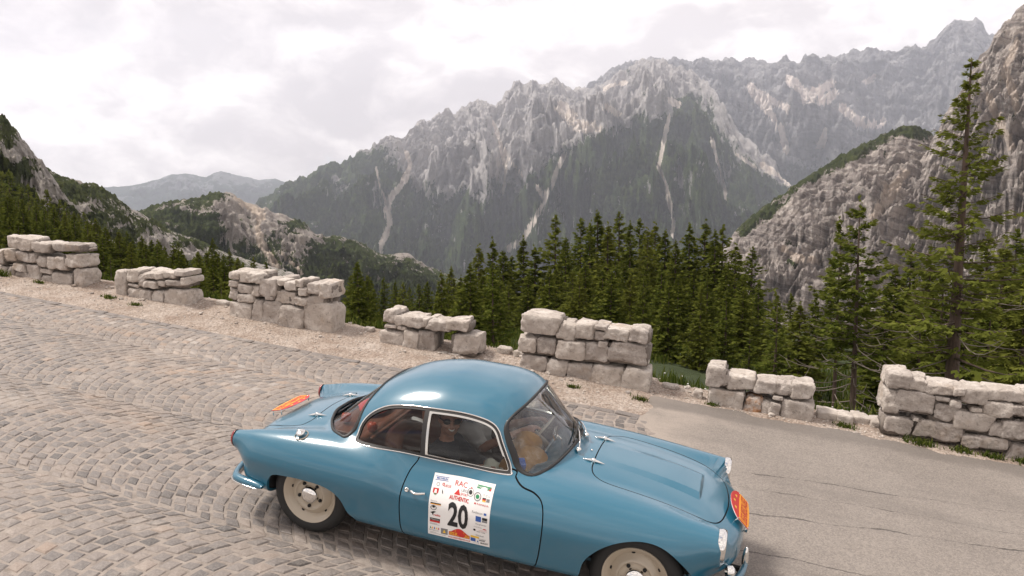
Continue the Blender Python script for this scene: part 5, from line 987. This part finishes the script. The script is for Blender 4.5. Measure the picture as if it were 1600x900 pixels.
mountain('rocky_ridge', [(20, 262), (60, 262), (90, 274), (120, 284), (150, 293), (175, 306), (200, 322), (225, 338), (250, 353), (275, 365), (300, 376), (322, 388), (345, 397), (375, 414), (410, 436), (460, 462)], [420, 560], (170, -40), M_left, 701, .20, 26, 420, 200, 1.0, jag=.001, canopy=2.6,
    tree=[(20, 262), (100, 275), (200, 318), (300, 372), (460, 450)], tree_amp=60, patches=[(150, 303, 60, 12, .7), (230, 352, 40, 9, .7), (300, 384, 40, 7, .6), (130, 325, 22, 10, -.9), (200, 355, 26, 9, -.9), (235, 378, 30, 9, -1.0), (290, 395, 30, 9, -.9)])
mountain('steep_slope', [(-620, -60), (-420, -90), (-260, -70), (-150, -10), (-90, 60), (-50, 118), (-20, 160), (0, 182), (12, 192), (26, 206), (40, 226), (56, 244), (70, 262), (85, 280), (98, 300), (112, 318), (140, 345), (180, 380)], [260, 280, 300, 320], (110, -14), M_left, 809, .20, 24, 480, 200, 1.0, jag=.003, canopy=2.2, tree=[(-620, 100), (-100, 150), (0, 225), (60, 268), (200, 400)], tree_amp=60, patches=[(10, 200, 16, 26, .7), (40, 260, 14, 14, .35), (25, 242, 16, 10, -.6), (60, 285, 22, 12, -.5), (85, 300, 14, 14, -.5)])
# air: thin blue haze over the whole valley
def haze_box(density, x0=-9000, x1=9000, y0=-60, y1=13000, z0=-720, z1=3000):
    m, t = material('haze_air'); o = t.add('ShaderNodeOutputMaterial'); v = t.add('ShaderNodeVolumePrincipled', {'Color': (.82, .86, .98, 1), 'Density': density, 'Anisotropy': .2}); t.l.new(v.outputs[0], o.inputs[1])
    ob = MB().box(((x0 + x1) / 2, (y0 + y1) / 2, (z0 + z1) / 2), (x1 - x0, y1 - y0, z1 - z0)).build('haze', m, None, False); tag(ob, 'thin blue haze filling the valley air', 'haze', kind='stuff'); return ob
haze_box(HAZE)
# ------------------------------------------------------------------ conifers: tapered trunk, whorls of limbs, thousands of small needle sprays
def foliage_mat(name, c0, c1, c2, trans=.25):
    m, t = material(name); o = t.add('ShaderNodeOutputMaterial'); tn = tone_node(t); oi = t.add('ShaderNodeObjectInfo').outputs['Random']
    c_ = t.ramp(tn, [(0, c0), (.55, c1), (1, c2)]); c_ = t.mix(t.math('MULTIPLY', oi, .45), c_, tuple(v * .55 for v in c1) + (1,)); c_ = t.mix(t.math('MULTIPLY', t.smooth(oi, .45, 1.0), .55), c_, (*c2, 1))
    d = t.add('ShaderNodeBsdfDiffuse', {'Color': c_, 'Roughness': .6}); tr = t.add('ShaderNodeBsdfTranslucent', {'Color': c_}); mx = t.add('ShaderNodeMixShader', {0: trans, 1: d.outputs[0], 2: tr.outputs[0]}); t.l.new(mx.outputs[0], o.inputs[0]); return m
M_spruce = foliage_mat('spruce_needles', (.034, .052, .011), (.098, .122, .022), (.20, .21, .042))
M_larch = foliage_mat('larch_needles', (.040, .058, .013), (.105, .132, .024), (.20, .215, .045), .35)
m, t = material('conifer_bark'); o = t.add('ShaderNodeOutputMaterial'); gp = t.add('ShaderNodeTexCoord').outputs['Object']; nb_ = t.noise(t.vmath('MULTIPLY', gp, (14, 14, 3)), 1, 6, .7)
b = t.add('ShaderNodeBsdfPrincipled', {'Base Color': t.ramp(nb_, [(.3, (.045, .030, .024)), (.6, (.13, .09, .072)), (.8, (.20, .15, .125))]), 'Roughness': .95, 'Normal': t.add('ShaderNodeBump', {'Strength': .8, 'Distance': .03, 'Height': nb_}).outputs[0]}); t.l.new(b.outputs[0], o.inputs[0]); M_bark = m
M_twig = pbr('bare_twig', (.20, .165, .14), .9)
def conifer(h, rad, seed, whorls, per, nsp, spray, start=.06, droop=.25, rise=.1, irr=.25, prof=.85, hang=.0):
    """returns spray mesh (V, T, tone) and limb list; unit metres, base at z=0"""
    rg = np.random.default_rng(seed); C = []; U = []; Wd = []; tone = []; limbs = []
    zs = start + (1 - start) * np.linspace(0, 1, whorls) ** .92
    lop = rg.uniform(.75, 1.15, 8)
    for wi, zf in enumerate(zs):
        L0 = rad * (1 - zf) ** prof * (1.0 - .35 * max(0, .16 - zf) / .16) + .02 * h * (1 - zf); 
        for b in range(max(3, int(per * (.55 + .6 * (1 - zf))))):
            a = rg.uniform(0, 2 * math.pi); L = L0 * rg.uniform(1 - irr, 1 + irr * .6) * lop[int(a / (2 * math.pi) * 8) % 8]; z0 = zf * h + rg.uniform(-.012, .012) * h
            if L < .05: continue
            d = np.array([math.cos(a), math.sin(a)]); sl = rise * (zf - .25) * 2 - droop * (1 - zf) * .6 + rg.normal(0, .07); k = 5; u = np.linspace(0, 1, k)
            pz = z0 + L * (sl * u - droop * u ** 2 * .7 + .22 * u ** 3 * (.6 + rise)); P = np.stack([d[0] * L * u, d[1] * L * u, pz], 1); limbs.append((P, L))
            n = max(3, int(nsp * (.35 + .65 * L / rad))); uu = rg.uniform(.03, 1, n) ** .8; side = rg.uniform(-1, 1, n) * (1.08 - uu) * L * .34 + rg.normal(0, .02, n) * h * .1
            px_ = np.interp(uu, u, P[:, 0]) - d[1] * side; py_ = np.interp(uu, u, P[:, 1]) + d[0] * side; pz_ = np.interp(uu, u, P[:, 2]) - np.abs(side) * .12 - hang * rg.random(n) * spray + rg.normal(0, .10, n) * spray
            C.append(np.stack([px_, py_, pz_], 1)); sg = np.sign(side) * rg.uniform(.25, 1.1, n); ux_ = d[0] - d[1] * sg; uy_ = d[1] + d[0] * sg; uz = -droop * .7 - hang + rg.normal(0, .28, n) + .25 * zf
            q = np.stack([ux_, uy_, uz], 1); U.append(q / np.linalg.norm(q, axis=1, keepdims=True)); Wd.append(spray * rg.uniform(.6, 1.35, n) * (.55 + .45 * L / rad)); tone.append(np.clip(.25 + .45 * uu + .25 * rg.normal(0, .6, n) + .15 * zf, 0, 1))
    k = 10; tp = rg.normal(0, 1, (k, 3)) * .02 * h * np.array([.25, .25, 1]) + [0, 0, h * .985]; C.append(tp); U.append(np.tile([0., 0, 1], (k, 1)) + rg.normal(0, .35, (k, 3))); Wd.append(np.full(k, spray * .6)); tone.append(np.full(k, .7))
    C, U, Wd, tone = np.concatenate(C), np.concatenate(U), np.concatenate(Wd), np.concatenate(tone); n = len(C); U /= np.linalg.norm(U, axis=1, keepdims=True)
    S_ = np.cross(U, rg.normal(0, 1, (n, 3)) * [.45, .45, 1.0] + [0, 0, .7]); S_ /= np.linalg.norm(S_, axis=1, keepdims=True) + 1e-9; w = Wd[:, None]
    # each spray: a ragged three-fingered blade
    V = np.stack([C - U * w * .35, C + S_ * w * .30 + U * w * .10, C + S_ * w * .16 + U * w * .62, C + U * w * .16, C + U * w * .95, C - S_ * w * .15 + U * w * .58, C - S_ * w * .32 + U * w * .06], 1).reshape(-1, 3)
    b = np.arange(n)[:, None] * 7; T = np.concatenate([b + [0, 1, 3], b + [1, 2, 3], b + [0, 3, 6], b + [3, 5, 6], b + [3, 4, 5] if False else b + [0, 4, 3]], 0); return V, T, np.repeat(tone, 7), limbs
def trunk_mesh(h, r0, limbs, lean=(0, 0), bare=()):
    mb = MB(); zs = np.linspace(-.6, 1, 12); mb.tube([(lean[0] * max(z, 0) ** 1.5 * h, lean[1] * max(z, 0) ** 1.5 * h, z * h if z > 0 else z * 1.5) for z in zs], [r0 * (1 - .93 * max(z, 0)) * (1.25 if z <= 0 else 1) for z in zs], 9)
    for P, L in limbs: mb.tube(P, [max(.005, r0 * .16 * (L / (h * .25)) * (1 - .8 * u)) for u in np.linspace(0, 1, len(P))], 4, 0, False)
    return mb
def proto(kind, h, rad, seed, mat, **kw):
    V, T, tone, limbs = conifer(h, rad, seed, **kw); rg = np.random.default_rng(seed); big = [l for l in limbs if l[1] > rad * .45 and rg.random() < .5]
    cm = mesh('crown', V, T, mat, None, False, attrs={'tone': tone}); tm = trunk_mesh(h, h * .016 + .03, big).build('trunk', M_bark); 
    r = empty(kind); cm.parent = r; tm.parent = r; r['_h'] = h; return r
def plant(src, X, Y, h, rot, label, group, sq=1.0, cat='tree', sink=.15):
    """a copy of a tree with its own trunk and crown, set on the slope"""
    r = src.copy(); scene.collection.objects.link(r); s = h / src['_h']; z = float(terrain(np.array([X]), np.array([Y]))[0])
    for ch in src.children:
        c = ch.copy(); scene.collection.objects.link(c); c.parent = r
    r.location = (X, Y, z - sink); r.rotation_euler = (0, 0, rot); r.scale = (s * sq, s * sq, s); del r['_h']
    return tag(r, label, cat, group)
SPR = [proto('spruce_tree', 10, 2.5, 60 + i, M_spruce, whorls=34, per=10, nsp=17, spray=.54, start=.05, droop=.30, rise=.12, irr=.3, prof=.80) for i in range(4)]
LAR = [proto('larch_tree', 10, 2.5, 80 + i, M_larch, whorls=30, per=9, nsp=17, spray=.50, start=.10, droop=.16, rise=.22, irr=.4, prof=.75, hang=.12) for i in range(3)]
SML = [proto('young_spruce', 5, 1.35, 95 + i, M_larch, whorls=22, per=8, nsp=13, spray=.30, start=.02, droop=.12, rise=.25, irr=.25, prof=.85) for i in range(2)]
FAR_ = [proto('spruce_tree', 9, 2.2, 120 + i, M_spruce, whorls=18, per=7, nsp=8, spray=.85, start=.04, droop=.28, rise=.1, irr=.3) for i in range(4)]
rt_ = np.random.default_rng(77)
def by_px(px, ytop, dist, src, label, group, hmin=3.0, hmax=24, sq=None):
    """stand a tree at this bearing and distance, as tall as it must be to reach the height it has"""
    a, e = az_el(px, ytop); X, Y = CAM[0] + dist * math.sin(a), CAM[1] + dist * math.cos(a); z = float(terrain(np.array([X]), np.array([Y]))[0]); h = float(np.clip(CAM[2] + dist * e - z + .15, hmin, hmax))
    return plant(src, X, Y, h, rt_.uniform(0, 6.28), label, group, sq or rt_.uniform(.95, 1.35))
# the wood behind the ruined and the mortared block: each visible crown top
LW, GW_ = 'green conifer in the dense dark wood behind the mortared block and the car roof', 'conifers of the wood below the road'
tops = [(705, 418, 70, 0), (722, 440, 52, 1), (748, 386, 66, 0), (770, 376, 64, 0), (786, 392, 60, 1), (800, 400, 66, 0), (818, 374, 62, 1), (836, 388, 56, 0), (868, 338, 56, 2), (884, 372, 50, 0), (908, 342, 58, 2), (922, 350, 54, 0), (934, 334, 58, 0), (950, 352, 52, 1), (968, 332, 58, 2), (985, 350, 50, 0), (1000, 342, 56, 2), (1012, 360, 48, 1), (1024, 352, 54, 0), (1040, 362, 52, 1), (1056, 378, 46, 0), (1078, 352, 52, 3), (1102, 348, 54, 0), (1118, 362, 48, 1), (1130, 354, 52, 2), (1150, 384, 44, 1), (1176, 386, 46, 2),
        (740, 450, 44, 0), (765, 430, 46, 1), (795, 440, 42, 2), (825, 428, 44, 0), (848, 436, 38, 1), (870, 420, 42, 0), (895, 424, 38, 2), (915, 412, 42, 1), (942, 420, 38, 0), (962, 404, 40, 2), (985, 430, 36, 1), (1008, 410, 40, 0), (1034, 412, 36, 2), (1060, 430, 34, 1), (1085, 420, 36, 0), (1106, 428, 34, 2), (1135, 418, 36, 1), (1160, 432, 33, 0), (1186, 440, 34, 2),
        (720, 480, 34, 1), (755, 478, 32, 0), (782, 470, 33, 2), (858, 476, 30, 1), (905, 470, 31, 0), (955, 462, 30, 1), (1005, 468, 28, 2), (1045, 470, 27, 0), (1095, 480, 26, 1), (1135, 486, 27, 2)]
for i, (x, y, d, k) in enumerate(tops): by_px(x, y, d, (LAR[i % 3] if k == 2 else SPR[(i + k) % 4]), LW, GW_)
LM, GM = 'lower conifer in the dip behind the ruined block, beside the boulder block', 'conifers in the dip behind the ruined block'
for x, y, d, s in [(548, 452, 40, 0), (562, 440, 46, 1), (580, 462, 38, 2), (600, 470, 44, 0), (618, 466, 50, 1), (640, 452, 54, 2), (655, 470, 42, 0), (668, 440, 58, 1), (684, 452, 48, 2), (700, 458, 40, 0), (560, 490, 24, 1), (690, 490, 30, 1), (575, 476, 30, 2), (630, 480, 36, 0), (735, 500, 24, 1), (770, 510, 22, 0)]: by_px(x, y, d, SPR[(x + s) % 4] if s else LAR[x % 3], LM, GM)
# wood climbing to the left
LL, GL = 'dark green conifer in the forest climbing the slope on the left', 'conifers of the forest on the left slope'
edge = [(-40, 245), (0, 268), (40, 300), (80, 322), (110, 330), (140, 348), (170, 372), (210, 388), (250, 402), (290, 408), (340, 404), (380, 422)]
for row, (dst, dy, n) in enumerate(((150, 0, 52), (120, 20, 48), (95, 42, 42), (72, 66, 34), (52, 92, 26), (36, 118, 16))):
    for i in range(n):
        x = -40 + (i + rt_.uniform(-.4, .4)) * 430 / n; y = np.interp(x, [e[0] for e in edge], [e[1] for e in edge]) + dy * (1 - .35 * (x / 400)) + rt_.normal(0, 6); d = dst * rt_.uniform(.92, 1.08)
        by_px(x, y, d, (FAR_[i % 4] if dst > 90 else (SPR[i % 4] if rt_.random() < .7 else LAR[i % 3])), LL, GL, 3.0, 16)
for x, y, d in [(278, 378, 60), (332, 374, 62), (358, 392, 58), (396, 404, 66), (415, 412, 60)]: by_px(x, y, d, SPR[x % 4], LL, GL)
# trees on the right, behind the low block and the long wall
LR, GR = 'bushy larch or spruce growing close behind the long wall on the right', 'conifers close behind the wall on the right'
for x, y, d, k in [(1212, 468, 30, 0), (1236, 476, 27, 0), (1275, 470, 34, 1), (1300, 440, 36, 2), (1400, 420, 30, 1), (1432, 440, 26, 2), (1425, 385, 34, 0), (1455, 400, 30, 1), (1475, 430, 24, 2), (1545, 370, 30, 0), (1570, 385, 26, 1), (1590, 360, 30, 2), (1620, 350, 28, 0), (1605, 440, 20, 1), (1550, 460, 22, 2), (1655, 340, 26, 1), (1385, 470, 24, 1), (1360, 455, 30, 0), (1440, 480, 20, 0), (1510, 480, 24, 2), (1250, 500, 24, 1), (1160, 505, 30, 1)]:
    by_px(x, y, d, LAR[(x + k) % 3] if k != 1 else SPR[x % 4], LR, GR)
for x, y, d in [(1215, 470, 22), (1172, 520, 24), (575, 500, 16), (690, 505, 20), (345, 440, 17), (552, 500, 15), (172, 400, 26)]: by_px(x, y, d, SML[x % 2], 'young bright green conifer close behind the guard blocks', 'young conifers close behind the blocks', 1.2, 6)
for p in SPR + LAR + SML + FAR_:
    for ch in list(p.children): bpy.data.objects.remove(ch)
    bpy.data.objects.remove(p)
# two tall larches in front on the right, bare curved lower limbs, lit needles above
def hero(px, ytop, dist, rad, seed, label, lean, start, r0, whorls, nbare, dens=1.0, prof=.8, asym=None):
    a, e = az_el(px, ytop); X, Y = CAM[0] + dist * math.sin(a), CAM[1] + dist * math.cos(a); z = float(terrain(np.array([X]), np.array([Y]))[0]) - .1; h = CAM[2] + dist * e - z; rg = np.random.default_rng(seed)
    r = empty('larch_tree', Matrix.Translation((X, Y, z))); tag(r, label, 'tree')
    V, T, tone, limbs = conifer(h, rad, seed, whorls, 6, int(52 * dens), .17, start, .12, .20, .5, prof, .25); sh = lambda P: P + np.stack([lean[0] * np.clip(P[:, 2] / h, 0, 1) ** 1.5 * h, lean[1] * np.clip(P[:, 2] / h, 0, 1) ** 1.5 * h, 0 * P[:, 2]], 1)
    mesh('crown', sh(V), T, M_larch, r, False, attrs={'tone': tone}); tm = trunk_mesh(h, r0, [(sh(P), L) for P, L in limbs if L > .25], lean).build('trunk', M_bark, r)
    mb = MB()
    for i in range(nbare):
        zf = rg.uniform(.10, start + .16) * h; an = rg.uniform(0, 6.28); L = rg.uniform(.5, 1.15) * rad; u = np.linspace(0, 1, 8); d = np.array([math.cos(an), math.sin(an)]); sg = rg.uniform(.05, .20)
        P = np.stack([d[0] * L * u + .05 * L * np.sin(3 * u + an) * u, d[1] * L * u, zf - L * sg * np.sin(u * 2.3) * 1.0 + L * .16 * u ** 3], 1); mb.tube(sh(P), [max(.004, .013 * (1 - .75 * q)) for q in u], 5, 0, False)
        for q in rg.uniform(.4, .95, 2):
            b = sh(np.array([[np.interp(q, u, P[:, 0]), np.interp(q, u, P[:, 1]), np.interp(q, u, P[:, 2])]]))[0]; v = rg.normal(0, .10, 3) * L * [1, 1, .5]; mb.tube([b, b + v * .5, b + v], [.005, .004, .003], 4, 0, False)
    mb.build('bare_limbs', M_twig, r); return r
hero(1518, 92, 15.5, 2.0, 11, 'tallest larch, thin pointed top, standing above the long wall on the right', (.0, .0), .34, .16, 34, 34, 1.0, .72)
hero(1348, 318, 17.5, 1.35, 12, 'slender larch with long bare curved lower limbs between the low block and the long wall', (-.01, 0), .40, .085, 22, 34, 1.15, .55)
hero(1316, 345, 19.5, 1.2, 13, 'thin-trunked larch just behind and left of the slender bare-limbed larch', (.0, .01), .42, .06, 20, 26, 1.1, .6)
# grass, flowers and weeds at the brink
m, t = material('grass_blades'); o = t.add('ShaderNodeOutputMaterial'); c_ = t.ramp(tone_node(t), [(0, (.035, .055, .012)), (.6, (.085, .115, .022)), (1, (.17, .18, .05))])
d = t.add('ShaderNodeBsdfDiffuse', {'Color': c_}); tr = t.add('ShaderNodeBsdfTranslucent', {'Color': c_}); mx = t.add('ShaderNodeMixShader', {0: .35, 1: d.outputs[0], 2: tr.outputs[0]}); t.l.new(mx.outputs[0], o.inputs[0]); M_grass = m
def blades(P, hgt, rg, lean=.5):
    n = len(P); a = rg.uniform(0, 6.28, n); h = hgt * rg.uniform(.5, 1.3, n); w = .006 + .05 * h * rg.uniform(.5, 1, n); dx, dy = np.cos(a), np.sin(a); k = lean * h * rg.uniform(.2, 1, n); b = rg.uniform(0, 6.28, n); bx, by = np.cos(b) * k, np.sin(b) * k
    V = np.stack([P + np.stack([-dx * w, -dy * w, 0 * h], 1), P + np.stack([dx * w, dy * w, 0 * h], 1), P + np.stack([dx * w * .7 + bx * .4, dy * w * .7 + by * .4, h * .6], 1), P + np.stack([-dx * w * .7 + bx * .4, -dy * w * .7 + by * .4, h * .6], 1), P + np.stack([bx, by, h], 1)], 1).reshape(-1, 3)
    i = np.arange(n)[:, None] * 5; return V, np.concatenate([i + [0, 1, 2], i + [0, 2, 3], i + [3, 2, 4]]), np.repeat(rg.random(n), 5)
rg = np.random.default_rng(19); P = []
S_ = rg.uniform(-14, 16, 60000); Dd = rg.random(60000) ** 1.8 * 22; X_, Y_ = W0[0] + S_ * sdir[0] + Dd * ndir[0], W0[1] + S_ * sdir[1] + Dd * ndir[1]; keep = fbm(X_ * .5, Y_ * .5, 91, 3) > -.25
X_, Y_, Dd = X_[keep], Y_[keep], Dd[keep]; P = np.stack([X_, Y_, terrain(X_, Y_) - .02], 1); V, T, tn = blades(P, .17 + .012 * Dd, rg); tag(mesh('grass', V, T, M_grass, None, False, attrs={'tone': tn}), 'rough green grass on the slope just beyond the stone blocks', 'grass', kind='stuff')
def weed(x, y, s, n, lab, seed):
    rg = np.random.default_rng(seed); P = np.stack([rg.normal(0, s, n), rg.normal(0, s * .55, n), np.zeros(n)], 1); V, T, tn = blades(P, s * 1.0, rg, .9); z = float(shoulder_z(np.array([x]), np.array([y]))[0]); return tag(mesh('weed', V, T, M_grass, None, False, matrix=RG @ Matrix.Translation((x, y, z - .005)), attrs={'tone': tn}), lab, 'weed')
weed(-8.75, 3.90, .10, 140, 'tallest bright green weed at the uphill foot of the flat-capped block', 1); weed(-7.95, 3.93, .05, 70, 'small low weed at the middle foot of the flat-capped block', 2)
weed(-6.42, 3.82, .06, 90, 'flat weed patch at the left foot of the low block on the far left', 3); weed(-5.80, 3.70, .05, 90, 'small weed in the gravel in front of the low block on the far left', 4)
weed(1.02, 3.72, .045, 80, 'small dark weed in the gravel below the mortared block', 5); weed(1.85, 3.72, .05, 80, 'small weed at the right foot of the mortared block near the asphalt', 6)
weed(2.72, 4.02, .04, 60, 'tiny weed at the left foot of the block with the rusty stone', 7); weed(4.25, 4.15, .06, 110, 'green tuft on the stone footing in the gap before the long wall', 8)
for k, (x, s) in enumerate(((5.05, .07), (5.45, .06), (5.75, .06), (6.1, .06))): weed(x, 3.98, s, 120, (('first', 'second', 'third', 'last')[k] + ' mossy tuft from the left along the foot of the long wall'), 20 + k)
m_fl = pbr('white_petals', (.75, .74, .70), .8); mbf = MB(); rg = np.random.default_rng(4)
for i in range(240):
    s_, d_ = (rg.uniform(1.9, 2.9) if i % 3 == 0 else rg.uniform(3.6, 4.7) if i % 3 == 1 else rg.uniform(5.2, 9)), rg.uniform(.15, 1.5); x_, y_ = W0[0] + s_ * sdir[0] + d_ * ndir[0], W0[1] + s_ * sdir[1] + d_ * ndir[1]; zz = float(terrain(np.array([x_]), np.array([y_]))[0]); mbf.ball((x_, y_, zz + rg.uniform(.12, .24)), (.014, .014, .006), 6, 4)
tag(mbf.build('white_flowers', m_fl), 'scattered small white flowers in the grass beyond the blocks', 'flowers', kind='stuff')
